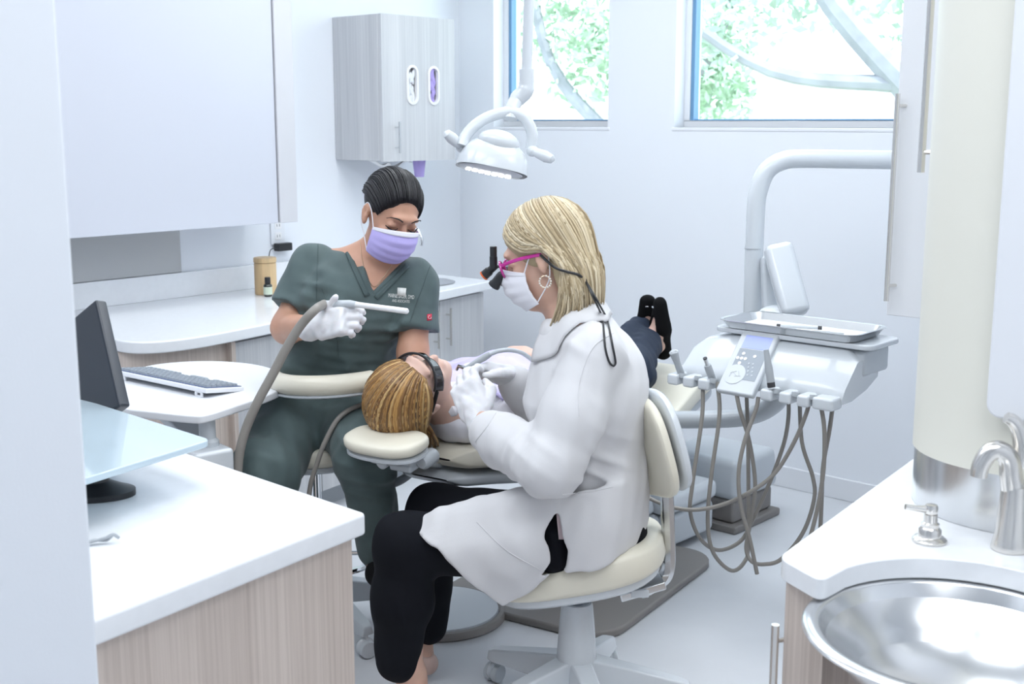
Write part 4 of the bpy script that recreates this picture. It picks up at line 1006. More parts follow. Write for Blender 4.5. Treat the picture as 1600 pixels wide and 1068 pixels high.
def sdf_obj(name, f, lo, hi, h, m, parent=None, smooth_it=2):
    v, F = sdf_mesh(f, lo, hi, h)
    for _ in range(smooth_it):                       # light Laplacian relaxation of the grid steps
        s = np.zeros_like(v); c = np.zeros(len(v))
        for a, b in ((0, 1), (1, 2), (2, 3), (3, 0)):
            np.add.at(s, F[:, a], v[F[:, b]]); np.add.at(c, F[:, a], 1); np.add.at(s, F[:, b], v[F[:, a]]); np.add.at(c, F[:, b], 1)
        v = v * .5 + (s / np.maximum(c, 1)[:, None]) * .5
    me = bpy.data.meshes.new(name); me.from_pydata(v.tolist(), [], F.tolist())
    me.polygons.foreach_set('use_smooth', [True] * len(me.polygons)); me.materials.append(MATS[m])
    o = bpy.data.objects.new(name, me); COL.objects.link(o)
    if parent is not None: o.parent = parent
    return o
def bounds(pts, pad_):
    P = np.array([tuple(p) for p in pts]); return P.min(0) - pad_, P.max(0) + pad_

def sheet_sdf(V_, F_, th):
    bv = BVHTree.FromPolygons([Vector(v) for v in V_], F_); A_ = np.array([tuple(v) for v in V_]); lo = A_.min(0) - .03; hi = A_.max(0) + .03
    def f(P):
        q = np.maximum(np.maximum(lo - P, P - hi), 0); d = np.sqrt((q * q).sum(1)) + .03
        for i in np.nonzero((q == 0).all(1))[0]:
            r = bv.find_nearest(P[i]); d[i] = r[3] if r[3] is not None else 1
        return d - th
    return f
def patch(rows, nu=6, nv=6):
    """smooth sheet through rows of points"""
    R1 = [spline(r, nu) for r in rows]; n = len(R1[0]); cols = [spline([r[i] for r in R1], nv) for i in range(n)]; m = len(cols[0])
    return [p for c in cols for p in c], [(i * m + j, i * m + j + 1, (i + 1) * m + j + 1, (i + 1) * m + j) for i in range(n - 1) for j in range(m - 1)]
# head in its own axes: x right, y towards the face, z up; origin between the ears
def head_parts(M, s=1.0, lids=True):
    e = lambda c, r: ellip([k * s for k in c], [k * s for k in r], M)
    base = U(.022 * s, e((0, -.012, .035), (.074, .094, .086)), e((0, .022, -.030), (.059, .068, .074)), e((0, .045, -.078), (.040, .045, .036)), e((0, .064, -.098), (.021, .022, .017)))
    base = U(.012 * s, base, e((.040, .062, -.022), (.022, .024, .020)), e((-.040, .062, -.022), (.022, .024, .020)), e((0, .082, .034), (.046, .016, .013)))
    for sx in (1, -1): base = SUB(base, e((sx * .032, .094, .010), (.019, .016, .013)), .012 * s)
    if lids:
        for sx in (1, -1): base = U(.004 * s, base, e((sx * .032, .074, .010), (.0155, .0125, .0105)))
    nose = U(.008 * s, lrc(M, Vector((0, .088, .014)) * s, Vector((0, .104, -.024)) * s, .008 * s, .0115 * s), e((.010, .094, -.027), (.0085, .010, .008)), e((-.010, .094, -.027), (.0085, .010, .008)))
    base = U(.008 * s, base, nose, e((0, .090, -.052), (.024, .010, .006)), e((0, .087, -.063), (.021, .011, .008)))
    for sx in (1, -1):
        ear = U(.006 * s, e((sx * .079, -.012, .002), (.009, .019, .026)), e((sx * .077, -.006, -.022), (.007, .011, .016)))
        ear = SUB(ear, e((sx * .089, -.009, .004), (.009, .010, .016)), .006 * s)
        base = U(.006 * s, base, ear)
    return base
def hand_parts(M, curls, spread=0, mir=1, th=((.034, .018, -.006), (.052, .048, -.016), (.050, .074, -.024)), s=1.0, r=.0092, fl=(.072, .080, .074, .058)):
    """x thumb side, y along the fingers, z back of the hand"""
    fx_ = lambda a: Vector((a[0] * mir, a[1], a[2])) * s
    m = lambda a, b, ra, rb: lrc(M, fx_(a), fx_(b), ra * s, rb * s)
    palm = U(.012 * s, rbox((0, .048 * s, 0), (.040 * s, .046 * s, .0145 * s), .012 * s, M), m((0, -.01, 0), (0, .03, 0), .026, .028), m((.022, .02, -.008), (.03, .06, -.008), .016, .012))
    fs = [palm]
    for i, (x, ln) in enumerate(zip((.030, .010, -.0105, -.029), fl)):
        p = Vector((x, .090 - .006 * abs(i - 1.2), 0)); a = 0; seg = [ln * .46, ln * .31, ln * .25]; ang = spread * (1.5 - i)
        prev = p - Vector((0, .01, 0)); rr = r * (.86 if i == 3 else 1); chain = [prev]
        for k in range(3):
            a += curls[i][k]
            d = Vector((math.sin(ang) * math.cos(a), math.cos(ang) * math.cos(a), -math.sin(a)))
            q = (p if k == 0 else chain[-1]) + d * seg[k]; chain.append(q)
        g = None
        for k in range(3):
            c = m(chain[k], chain[k + 1], rr * (1.04 - .07 * k), rr * (.98 - .08 * k)); g = c if g is None else U(.003 * s, g, c)
        fs.append(g)
    t = [Vector(x) for x in th]; fs.append(U(.005 * s, m(t[0], t[1], r * 1.5, r * 1.15), m(t[1], t[2], r * 1.15, r * .9)))
    d = U(.006 * s, *fs)
    return d
def hair_locks(name, guides, n, r, m, parent, M, hull=None, seed=1, jit=.004, pts=14, sides=5, flat=.55, off=.0, layer=.006):
    """guides: list of polylines (head axes) ordered side by side; locks are interpolated between them"""
    R = random.Random(seed); G = [spline(g, 6) for g in guides]
    def samp(g, t):
        k = t * (len(g) - 1); i = min(int(k), len(g) - 2); return g[i].lerp(g[i + 1], k - i)
    b = MB(); cols = []
    for j in range(n):
        w = R.random() * (len(G) - 1); i = min(int(w), len(G) - 2); f = w - i; L = R.uniform(.82, 1.0)
        o1 = Vector((R.gauss(0, jit), R.gauss(0, jit), R.gauss(0, jit))); ph = R.uniform(0, 6.28); am = R.uniform(0, jit * .7)
        path = []
        for k in range(pts):
            t = k / (pts - 1) * L; p = samp(G[i], t).lerp(samp(G[i + 1], t), f) + o1 * (.4 + .6 * t)
            p = p + Vector((math.sin(ph + t * 7), math.cos(ph + t * 6), 0)) * am * t
            path.append(p)
        lay = R.random() ** 1.5 * layer
        if hull is not None:
            W = np.array([tuple(M @ p) for p in path])
            for _ in range(2):
                d = hull(W); e = 1e-3; g = np.stack([hull(W + np.array(v)) - d for v in ((e, 0, 0), (0, e, 0), (0, 0, e))], 1); g /= np.linalg.norm(g, axis=1, keepdims=True) + 1e-9
                pull = np.array([.9 if k < pts * .6 else .0 for k in range(pts)])
                tg = r * .2 + off + lay; push = np.maximum(tg - d, 0) + np.minimum(tg - d, 0) * pull
                W += g * push[:, None]
            path = [Vector(p) for p in W]
        else: path = [M @ p for p in path]
        rr = r * R.uniform(.6, 1.25); n0 = len(b.v)
        b.tube(path, [rr * min(1, .45 + 3 * k / (pts - 1)) * (1 if k < pts * .7 else max(.12, 1 - (k - pts * .7) / (pts * .3) * .9)) for k in range(pts)], sides, flat=((path[0] - M.translation), flat))
        c = R.random(); cols += [c] * (len(b.v) - n0)
    me = bpy.data.meshes.new(name); me.from_pydata([tuple(v) for v in b.v], [], b.f)
    at_ = me.attributes.new('lock', 'FLOAT', 'POINT'); at_.data.foreach_set('value', cols)
    me.polygons.foreach_set('use_smooth', [True] * len(me.polygons)); me.materials.append(MATS[m])
    o = bpy.data.objects.new(name, me); COL.objects.link(o); o.parent = parent
    return o
def hairmat(name, cols, rough=.38):
    m = bpy.data.materials.new(name); m.use_nodes = True; MATS[name] = m; nt = m.node_tree; b = nt.nodes['Principled BSDF']
    a = nt.nodes.new('ShaderNodeAttribute'); a.attribute_name = 'lock'; r = nt.nodes.new('ShaderNodeValToRGB')
    el = r.color_ramp.elements
    while len(el) < len(cols): el.new(.5)
    for i, c in enumerate(cols): el[i].position = i / (len(cols) - 1); el[i].color = (*c, 1)
    nt.links.new(a.outputs['Fac'], r.inputs[0]); nt.links.new(r.outputs[0], b.inputs['Base Color'])
    b.inputs['Roughness'].default_value = rough; b.inputs['Anisotropic'].default_value = .6
hairmat('hair_dark', [(.006, .006, .009), (.014, .013, .017), (.009, .009, .012)], .42)
hairmat('hair_blonde', [(.30, .22, .12), (.62, .50, .32), (.80, .69, .50), (.46, .36, .22)], .42)
hairmat('hair_brown', [(.10, .05, .02), (.26, .13, .04), (.50, .28, .09), (.17, .08, .03), (.68, .46, .20)], .36)
mat('hair_base_dark', (.006, .006, .008), .5, bump=.3, bscale=100)
mat('hair_base_blonde', (.46, .37, .23), .6, bump=.05, bscale=100)
mat('hair_base_brown', (.20, .10, .035), .6, bump=.05, bscale=100)
def skinmat(n, c): mat(n, c, .48, var=.05, vscale=25, bump=.06, bscale=300, sss=.15)
skinmat('skin_a', (.56, .31, .215)); skinmat('skin_b', (.68, .43, .33)); skinmat('skin_c', (.70, .47, .39))
mat('scrub_teal', (.078, .116, .118), .75, bump=.25, bscale=700, var=.05, vscale=30, sheen=.1)
mat('scrub_trim', (.070, .104, .106), .8, bump=.3, bscale=500)
mat('coat_white', (.70, .70, .72), .75, bump=.15, bscale=600, sheen=.1)
mat('trouser_black', (.007, .008, .012), .8, bump=.15, bscale=500, spec=.15)
mat('trouser_navy', (.012, .022, .048), .8, bump=.2, bscale=400, var=.1)
mat('shoe_black', (.004, .004, .005), .8, bump=.25, bscale=500, spec=.15)
mat('shoe_pink', (.66, .48, .42), .5, bump=.05)
mat('blouse_white', (.80, .80, .86), .75, bump=.1, bscale=400)
mat('mask_white', (.84, .84, .90), .8, bump=.1, bscale=300)
mat('mask_lavender', (.52, .46, .86), .8, bump=.1, bscale=300)
mat('magenta', (.55, .03, .30), .25, coat=.5, bump=.002)
mat('orange_ring', (.75, .14, .03), .4, bump=.01)
mat('pearl', (.85, .80, .74), .2, coat=.4, bump=.002)
mat('thread_white', (.75, .77, .75), .8, bump=.1)
mat('tag_red', (.55, .02, .06), .6, bump=.05)
mat('lash', (.012, .008, .008), .6, bump=.02)
mat('gold_chain', (.75, .62, .45), .3, 1, bump=.01)
mat('lining_pink', (.70, .56, .58), .7, bump=.05)
def mask_obj(M, s, m_main, m_band, parent, drop=0):
    def fn(u, v):
        a = (u - .5) * 2 * math.radians(76); c = math.cos(a); z = -.006 - v * .104 + .016 * c * (1 - v) ** 2 - .006 * (1 - c) * (1 - v)
        z += (.5 - v) * .030 * -(1 - c)
        y = .018 + (.076 + .034 * math.sin(math.pi * min(1, v * .72 + .22)) ** 1.2 - .012 * v * v) * c
        pleat = .0022 * (abs(((v * 4) % 1) - .5) - .25) * 4 if .12 < v < .9 else 0
        y += pleat * c; x = (.074 - .006 * v + .004 * math.sin(math.pi * v)) * math.sin(a)
        return tuple(Vector((x, y, z)) * s)
    o = MB().grid(fn, 34, 40, M).build('face_mask', m_main, parent, solid=.0015)
    def band(u, v):
        p = Vector(fn(u, v * .10)); return tuple(p + Vector((0, .0016, .0006)) * s)
    MB().grid(band, 34, 5, M).build('nose_band', m_band, o, solid=.001)
    for sx in (1, -1):
        def P_(u, v): return M @ Vector(fn(u, v))
        ue = .99 if sx > 0 else .01
        e = lambda *q: M @ (Vector((sx * q[0], q[1], q[2])) * s)
        MB().tube(spline([P_(ue, .02), e(.076, .014, .018), e(.079, -.014, .030), e(.082, -.030, .008)], 5), .0016 * s, 6).build('ear_loop', 'mask_white', o)
        MB().tube(spline([P_(ue, .95), e(.070, .0, -.062), e(.078, -.018, -.038), e(.082, -.030, .004)], 5), .0016 * s, 6).build('ear_loop', 'mask_white', o)
    return o
def shoe(M, parent, m, L=.245, name='shoe', cut=True, op=((0, .0, .075), (.026, .075, .045))):
    """y heel to toe, z up, origin under the ankle at the sole"""
    f = U(.03, lrc(M, (0, -.055, .032), (0, .05, .032), .033, .034), lrc(M, (0, .05, .028), (0, L - .085, .020), .040, .026, ((1, 0, 0), 1.2)))
    f = INT(f, plane(M.translation, M.to_3x3() @ Vector((0, 0, -1))), .003)
    if cut: f = SUB(f, ellip(op[0], op[1], M), .006)
    pts = [M @ Vector(p) for p in ((-.06, -.1, 0), (.06, L, .09), (-.06, L, .0), (.06, -.1, .09))]
    return sdf_obj(name, f, *bounds(pts, .03), .005, m, parent)
def foot(M): return U(.02, lrc(M, (0, -.05, .036), (0, .03, .045), .026, .030), lrc(M, (0, .03, .04), (0, .14, .022), .028, .016, ((1, 0, 0), 1.5)), lrc(M, (0, -.02, .04), (0, -.015, .12), .03, .032))
# ------------------------------------------------------------------ doctor in the white coat
dr = thing('person', 'blonde person in a white lab coat treating the patient, seated with back to the right', 'person', (0, 0, 0))
DF = Vector((-.985, .17, 0)).normalized(); DLf = Vector((-DF.y * -1, 0, 0)); DLf = Vector((0, 0, 1)).cross(DF)   # her left: towards the camera
J = dict(pel=at(930, 828, 3.02), waist=at(935, 735, 3.02), chest=at(924, 610, 3.0), neckb=at(900, 500, 3.02), neckt=at(872, 452, 3.02),
         shL=at(930, 555, 2.87), elL=at(858, 728, 2.78), wrL=at(746, 652, 2.99), shR=at(905, 550, 3.17), elR=at(872, 690, 3.30), wrR=at(796, 588, 3.25),
         hipL=at(925, 850, 2.94), knL=at(632, 848, 2.95), anL=at(640, 1072, 2.97), hipR=at(925, 835, 3.11), knR=at(680, 800, 3.22), anR=at(655, 1000, 3.27))
HF = (DF * .93 + Vector((0, 0, -.33)) + DLf * -.10).normalized()
HM = look(at(853, 402, 3.03), HF, (0, 0, 1)); hs = 1.03
handLd = (at(712, 568, 3.07) - J['wrL']).normalized(); 
M_hl = look(J['wrL'], handLd, (-.35, -.85, .1)); M_hl = M_hl @ Matrix.Scale(1, 4)
# x of look() = y cross z ; thumb must point to the patient's face (left/up in the picture)
handRd = (at(730, 572, 3.2) - J['wrR']).normalized(); M_hr = look(J['wrR'], handRd, (.1, .6, .75))
body = U(.03, head_parts(HM, hs), rcone(J['neckb'], J['neckt'], .055, .052), rcone(J['neckb'], J['chest'], .07, .11, (DLf, 1.4)), rcone(J['chest'], J['waist'], .105, .10, (DLf, 1.3)), rcone(J['waist'], J['pel'], .10, .095, (DLf, 1.2)),
         rcone(J['shL'], J['elL'], .045, .037), rcone(J['elL'], J['wrL'], .037, .026), rcone(J['shR'], J['elR'], .045, .037), rcone(J['elR'], J['wrR'], .037, .026), rcone(J['neckb'], J['shL'], .05, .05), rcone(J['neckb'], J['shR'], .05, .05),
         rcone(J['hipL'] + Vector((0, .05, .02)), J['knL'], .065, .055), rcone(J['knL'], J['anL'], .052, .034), rcone(J['hipR'], J['knR'], .085, .055), rcone(J['knR'], J['anR'], .052, .034))
FtL = frame(Vector((J['anL'].x, J['anL'].y, .012)), Vector((.17, .985, 0)), Vector((-.985, .17, 0)), (0, 0, 1)); FtR = look(Vector((J['anR'].x, J['anR'].y, .012)), (-.45, .89, 0), (0, 0, 1))
body = U(.02, body, foot(FtL), foot(FtR), lrc(M_hl, (0, -.02, 0), (0, .06, 0), .022, .012), lrc(M_hr, (0, -.02, 0), (0, .06, 0), .022, .012))
sdf_obj('body', body, *bounds(list(J.values()) + [HM.translation, FtL.translation + DF * .2], .16), .006, 'skin_b', dr)
# trousers
tr_ = U(.04, rcone(at(915, 850, 2.985), J['knL'], .102, .074, ((0, 0, 1), 1.0)), rcone(J['knL'], at(628, 935, 2.95), .074, .074), rcone(at(628, 935, 2.95), at(622, 1030, 2.965), .074, .060), rcone(J['hipR'], J['knR'], .108, .074), rcone(J['knR'], at(668, 975, 3.26), .074, .058), rcone(J['pel'], J['waist'], .135, .12, (DLf, 1.2)))
tr_ = folds(tr_, .0025, .09, 3)
sdf_obj('trousers', tr_, *bounds([J[k] for k in ('pel', 'waist', 'hipL', 'hipR', 'knL', 'knR', 'anL', 'anR')], .17), .0065, 'trouser_black', dr)
for M in (FtL, FtR): shoe(M, dr, 'shoe_pink')
# coat
yv = 2.86
def pz(px, py): p = at(px, py, yv); return p
torso = U(.05, rcone(J['neckb'] + Vector((.015, 0, -.05)), J['chest'], .080, .128, (DLf, 1.35)), rcone(J['chest'], J['waist'], .128, .118, (DLf, 1.28)), rcone(J['waist'], at(935, 800, 3.02), .118, .128, (DLf, 1.22)),
          rcone(at(915, 522, 2.99), J['shL'], .055, .064), rcone(at(874, 520, 3.0), at(880, 620, 3.0), .048, .10, (DLf, 1.2)), rcone(at(915, 518, 3.04), J['shR'], .055, .062), rcone(at(952, 570, 3.0), at(955, 660, 3.0), .075, .07, (DLf, 1.6)))
slL = U(.03, rcone(J['shL'], at(895, 650, 2.82), .072, .078), rcone(at(895, 650, 2.82), J['elL'], .078, .074), rcone(J['elL'], at(790, 690, 2.90), .074, .064), rcone(at(790, 690, 2.90), at(768, 676, 2.95), .062, .056))
slR = U(.03, rcone(J['shR'], J['elR'], .072, .066), rcone(J['elR'], at(806, 598, 3.255), .062, .048))
h1a, h1b, h2b = at(640, 822, 2.86), at(782, 944, 2.84), at(985, 876, 2.84)
DY = -.012
fr_rows = [[(660, 822, 3.06), (705, 806, 3.06), (765, 790, 3.06), (830, 772, 3.05), (890, 760, 3.02)],
           [(641, 824, 2.95), (690, 799, 2.93), (740, 785, 2.905), (800, 771, 2.88), (870, 760, 2.86)],
           [(684, 860, 2.85), (735, 846, 2.838), (786, 836, 2.83), (832, 824, 2.83), (866, 808, 2.835)],
           [(735, 903, 2.845), (776, 890, 2.83), (815, 878, 2.825), (842, 862, 2.825), (858, 846, 2.83)],
           [(783, 944, 2.875), (810, 931, 2.86), (832, 917, 2.85), (846, 905, 2.842), (856, 893, 2.838)]]
bk_rows = [[(876, 780, 2.845), (915, 770, 2.84), (955, 762, 2.86), (988, 756, 2.93), (996, 750, 3.02)],
           [(882, 835, 2.832), (920, 830, 2.825), (958, 820, 2.845), (986, 806, 2.92), (994, 800, 3.02)],
           [(886, 888, 2.84), (925, 886, 2.83), (958, 872, 2.85), (984, 846, 2.93), (988, 838, 3.02)]]
fr_rows = [[tuple(2 * a_ - b_ if i < 2 else a_ for i, (a_, b_) in enumerate(zip(r[0], r[1])))] + r for r in fr_rows]
fv, ff = patch([[at(a, b, c + DY) for a, b, c in r] for r in fr_rows]); bv_, bf_ = patch([[at(a, b, c + DY) for a, b, c in r] for r in bk_rows])
n1 = (at(783, 946, 2.86) - at(640, 824, 2.9)).cross(at(712, 885, 2.86) - Vector((0, 0, CAMH))).normalized(); n1 = n1 if n1.dot(DF) > 0 else -n1
skirt = U(.006, INT(sheet_sdf(fv, ff, .0085), plane(at(640, 824, 2.9), n1), .002), sheet_sdf(bv_, bf_, .0085))
coat = U(.022, torso, skirt); coat = U(.022, coat, slL); coat = U(.022, coat, slR)
coat = folds(coat, .0036, .085, 11, (1, 1, 1.6))
fax = at(768, 676, 2.95) - J['elL']; uax = J['elL'] - J['shL']
coat = creases(coat, fax, .042, .011, lambda P: near(at(815, 705, 2.84), .085)(P), 17)
coat = creases(coat, uax + fax * .4, .05, .012, lambda P: near(at(878, 700, 2.78), .09)(P), 19)
coat = creases(coat, (.5, 0, 1), .06, .011, lambda P: near(at(920, 740, 2.87), .11)(P), 21)
coat = creases(coat, (1, 0, -.35), .09, .010, lambda P: near(at(960, 650, 2.88), .15)(P), 22)
coat = creases(coat, (.6, 0, .8), .07, .010, lambda P: near(at(925, 575, 2.84), .09)(P), 26)
coat = creases(coat, (.75, 0, .65), .11, .010, lambda P: near(at(765, 860, 2.83), .14)(P), 25, 2)
slit = polyprism([tuple(((at(x, y, 2.84) - at(868, 850, 2.84)).dot(Vector((1, 0, 0))), (at(x, y, 2.84) - at(868, 850, 2.84)).z)) for x, y in ((868, 796), (852, 822), (850, 834), (858, 852), (861, 872), (846, 896), (884, 884), (887, 856), (877, 832), (874, 806))], at(868, 850, 2.84), (1, 0, 0), (0, 0, 1))
slit = INT(slit, plane((0, 2.90, 0), (0, 1, 0)))
coat = SUB(coat, slit, .003)
coat = SUB(coat, U(.01, rcone(J['neckb'] + Vector((-.02, 0, .01)), J['neckt'] + Vector((-.04, 0, .06)), .057, .072)), .006)
ct_ = sdf_obj('lab_coat', coat, *bounds([J[k] for k in ('pel', 'waist', 'chest', 'shL', 'shR', 'elL', 'elR', 'wrL', 'wrR')] + [h1a, h1b, h2b], .14), .0052, 'coat_white', dr, 1)
# trouser hip showing in the coat vent sits close behind the opening
vent = U(.02, rcone(at(862, 830, 2.895), at(868, 866, 2.895), .050, .050)); sdf_obj('trouser_vent', vent, *bounds([at(862, 845, 2.885), at(875, 880, 2.885)], .09), .006, 'trouser_black', dr)
MB().grid(lambda u, v: tuple(at(869 + 9 * u + 4 * v, 800 + 42 * v, 2.835 + .012 * v)), 4, 6).build('coat_lining', 'lining_pink', ct_, solid=.002)
# sleeve cuff band, pocket seam, collar
def snap(mesh_obj, pts, off=.002, d=Vector((0, 1, 0))):
    bv = BVHTree.FromPolygons([v.co for v in mesh_obj.data.vertices], [list(p.vertices) for p in mesh_obj.data.polygons]); out = []
    for p in pts:
        h = bv.ray_cast(Vector((0, 0, CAMH)), (p - Vector((0, 0, CAMH))).normalized())
        out.append(h[0] + h[1] * off if h[0] is not None else p)
    return out
def seam(px, y0, obj, r=.0014, name='seam', m='coat_white', parent=None, n=8):
    pts = spline([Vector((x, y, 0)) for x, y in px], n); P = snap(obj, [at(p.x, p.y, y0) for p in pts], r * .4)
    return MB().tube(P, r, 6).build(name, m, parent or obj)
for s_ in ([(742, 690), (760, 668), (775, 645)], [(745, 815), (790, 858), (848, 892)], [(878, 772), (920, 768), (958, 760)], [(958, 520), (925, 545), (905, 600), (905, 650)]): seam(s_, 2.8, ct_)
cbv = BVHTree.FromPolygons([v.co for v in ct_.data.vertices], [list(p.vertices) for p in ct_.data.polygons])
nb = J['neckb'] + Vector((-.012, 0, .012)); nax_ = (J['neckt'] - J['neckb']).normalized()
def collar(u, v):
    a = math.radians(-150 + 300 * u); fdir = (-DF - nax_ * (-DF).dot(nax_)).normalized(); sdir = nax_.cross(fdir)
    o = fdir * math.cos(a) + sdir * math.sin(a); back = .5 + .5 * math.cos(a)
    top_ = nb + o * .066 + nax_ * (.012 + .022 * back); q = nb + o * (.100 + .022 * (1 - back)) + nax_ * (-.045 - .03 * (1 - back))
    h = cbv.find_nearest(q); lowp = h[0] + h[1] * .006 if h[0] is not None else q
    m_ = top_.lerp(lowp, .45) + o * .016 + nax_ * .014
    return tuple(top_ * (1 - v) ** 2 + m_ * 2 * v * (1 - v) + lowp * v * v)
MB().grid(collar, 44, 10).build('collar', 'coat_white', ct_, solid=.004)
# gloves
c1_ = [(.45, .7, .5), (.5, .75, .5), (.55, .8, .5), (.6, .8, .5)]
cuffm = lambda M: U(.006, lrc(M, (0, -.028, 0), (0, .0, 0), .0315, .0295), lrc(M, (0, -.030, 0), (0, -.027, 0), .0325, .0325))
gl_ = folds(U(.012, hand_parts(M_hl, c1_, .03, th=((.034, .02, -.008), (.05, .052, -.024), (.036, .082, -.038)), s=1.08, r=.0104), cuffm(M_hl)), .0012, .02, 5)
sdf_obj('glove', gl_, *bounds([M_hl @ Vector(p) for p in ((-.06, -.05, -.08), (.07, .19, .03), (-.06, .19, -.08), (.07, -.05, .03))], .03), .0028, 'glove_white', dr)
c2_ = [(.35, .6, .4), (.4, .65, .4), (.5, .8, .5), (.6, .85, .5)]
gl_ = folds(U(.012, hand_parts(M_hr, c2_, .03, -1, th=((.034, .02, -.008), (.05, .055, -.022), (.034, .092, -.03)), r=.0104), cuffm(M_hr)), .0012, .02, 6)
sdf_obj('glove', gl_, *bounds([M_hr @ Vector(p) for p in ((-.06, -.05, -.08), (.07, .19, .03), (-.06, .19, -.08), (.07, -.05, .03))], .03), .0028, 'glove_white', dr)
# mask, loupes, strap, earring
mask_obj(HM, hs, 'mask_white', 'mask_white', dr)
# hair: hull under locks
def he(c, r): return ellip([k * hs for k in c], [k * hs for k in r], HM)
hull = U(.03, he((0, -.018, .044), (.086, .106, .094)), he((0, -.078, -.03), (.074, .040, .085)), he((.0, -.058, -.085), (.070, .030, .055)))
hull = U(.02, hull, he((-.066, -.052, -.06), (.022, .030, .075)), he((.066, -.052, -.06), (.022, .030, .075)))
hull = SUB(hull, he((0, .095, -.045), (.10, .085, .105)), .015)      # free the face
hh = U(.01, hull)
hb_ = sdf_obj('hair_base', hh, *bounds([HM @ Vector(p) for p in ((-.11, -.13, -.16), (.11, .11, .15), (-.11, .11, .15), (.11, -.13, -.16))], .05), .005, 'hair_base_blonde', dr)
def sideguides(sx):
    G = [[(sx * .012, .086, .102), (sx * .050, .086, .088), (sx * .074, .062, .060), (sx * .088, .030, .034), (sx * .090, -.006, .030), (sx * .090, -.036, .012), (sx * .082, -.052, -.05), (sx * .072, -.008, -.122), (sx * .060, .045, -.180)],
         [(sx * .010, .070, .126), (sx * .056, .068, .108), (sx * .082, .045, .074), (sx * .092, .018, .046), (sx * .093, -.016, .036), (sx * .090, -.042, .006), (sx * .082, -.058, -.055), (sx * .074, -.018, -.125), (sx * .062, .030, -.185)],
         [(sx * .008, .040, .140), (sx * .058, .036, .122), (sx * .086, .018, .084), (sx * .094, -.008, .048), (sx * .093, -.034, .016), (sx * .086, -.058, -.035), (sx * .078, -.042, -.108), (sx * .070, .008, -.180)],
         [(sx * .006, .0, .143), (sx * .058, -.010, .126), (sx * .086, -.028, .084), (sx * .092, -.046, .034), (sx * .086, -.066, -.02), (sx * .076, -.072, -.09), (sx * .066, -.045, -.168)],
         [(sx * .004, -.040, .134), (sx * .052, -.058, .112), (sx * .076, -.078, .062), (sx * .078, -.092, .01), (sx * .070, -.098, -.05), (sx * .056, -.086, -.11), (sx * .046, -.070, -.150)],
         [(0, -.060, .126), (sx * .036, -.092, .094), (sx * .046, -.116, .044), (sx * .046, -.120, -.01), (sx * .038, -.114, -.07), (sx * .032, -.094, -.13), (sx * .028, -.08, -.150)],
         [(0, -.070, .118), (sx * .008, -.112, .08), (sx * .010, -.128, .03), (sx * .010, -.128, -.02), (sx * .008, -.118, -.08), (sx * .006, -.098, -.14), (sx * .004, -.09, -.150)]]
    return [[Vector(p) * hs for p in g] for g in G]
hr_ = hair_locks('hair', sideguides(-1), 620, .0036, 'hair_blonde', dr, HM, hull, 4, .004)
hair_locks('hair', sideguides(1), 200, .0036, 'hair_blonde', dr, HM, hull, 5, .004)
# glasses with loupes and headlight (worn: a part of her outfit, yet a thing that could be lifted off)
gs = thing('loupe_glasses', 'magenta loupe glasses with black headlight worn by the doctor', 'glasses', (0, 0, 0))
L_ = lambda x, y, z: HM @ (Vector((x, y, z)) * hs)
for sx in (-1, 1):
    MB().tube(spline([L_(sx * .062, .094, .016), L_(sx * .076, .06, .018), L_(sx * .080, .02, .016), L_(sx * .083, -.015, .012)], 5), .003, 8, flat=((0, 0, 1), 1.5)).build('temple_arm', 'magenta', gs)
    rim = [L_(sx * (.034 + .028 * math.cos(a)), .110 - .012 * (.5 + .5 * math.cos(a)) , .006 + .020 * math.sin(a)) for a in [i * math.pi / 12 for i in range(24)]]
    MB().tube(rim, .0032, 6, closed=True).build('rim', 'magenta', gs)
    MB().add([tuple(p) for p in rim], [list(range(24))]).build('lens', 'lens_clear', gs, solid=.001)
    a_, b_ = Vector((sx * .030, .108, -.004)) * hs, Vector((sx * .026, .142, -.026)) * hs
    q = Vector((0, 0, 1)).rotation_difference(b_ - a_).to_matrix().to_4x4(); q.translation = a_
    MB().lathe([(.010, 0), (.012, .006), (.013, .03), (.0155, .036), (.0155, .041), (.012, .042), (.001, .040)], n=24, M=HM @ q).build('loupe', 'black_plastic', gs)
MB().tube([L_(-.008, .113, .010), L_(.008, .113, .010)], .003, 8).build('bridge', 'magenta', gs)
MB().tube([L_(0, .113, .012), L_(0, .138, .022)], .004, 8).build('headlight_mount', 'black_plastic', gs)
ha, hb2 = L_(0, .136, .014), L_(0, .118, .066)
hl_ = MB().tube([ha, ha.lerp(hb2, .55), ha.lerp(hb2, .56), hb2], [.010, .010, .009, .009], 14).build('headlight_stem', 'black_plastic', gs)
hd1, hd2 = L_(0, .128, .020), L_(0, .164, .006)
MB().tube([hd1, hd1.lerp(hd2, .5), hd1.lerp(hd2, .55), hd2], [.009, .010, .012, .0125], 14).build('headlight', 'black_plastic', gs)
MB().tube([hd2.lerp(hd1, .02), hd2 + (hd2 - hd1) * .08], .0132, 16).build('headlight_ring', 'orange_ring', gs)
stp = [L_(-.083, -.012, .012), at(866, 417, 2.915), at(885, 424, 2.912), at(898, 427, 2.915), at(907, 431, 2.92), at(913, 436, 2.932)]
MB().tube(spline(stp, 5), .0034, 8).build('strap', 'black_plastic', gs)
kn = at(914, 437, 2.935); MB().ell(tuple(kn), (.008, .008, .008)).build('strap_knot', 'black_plastic', gs)
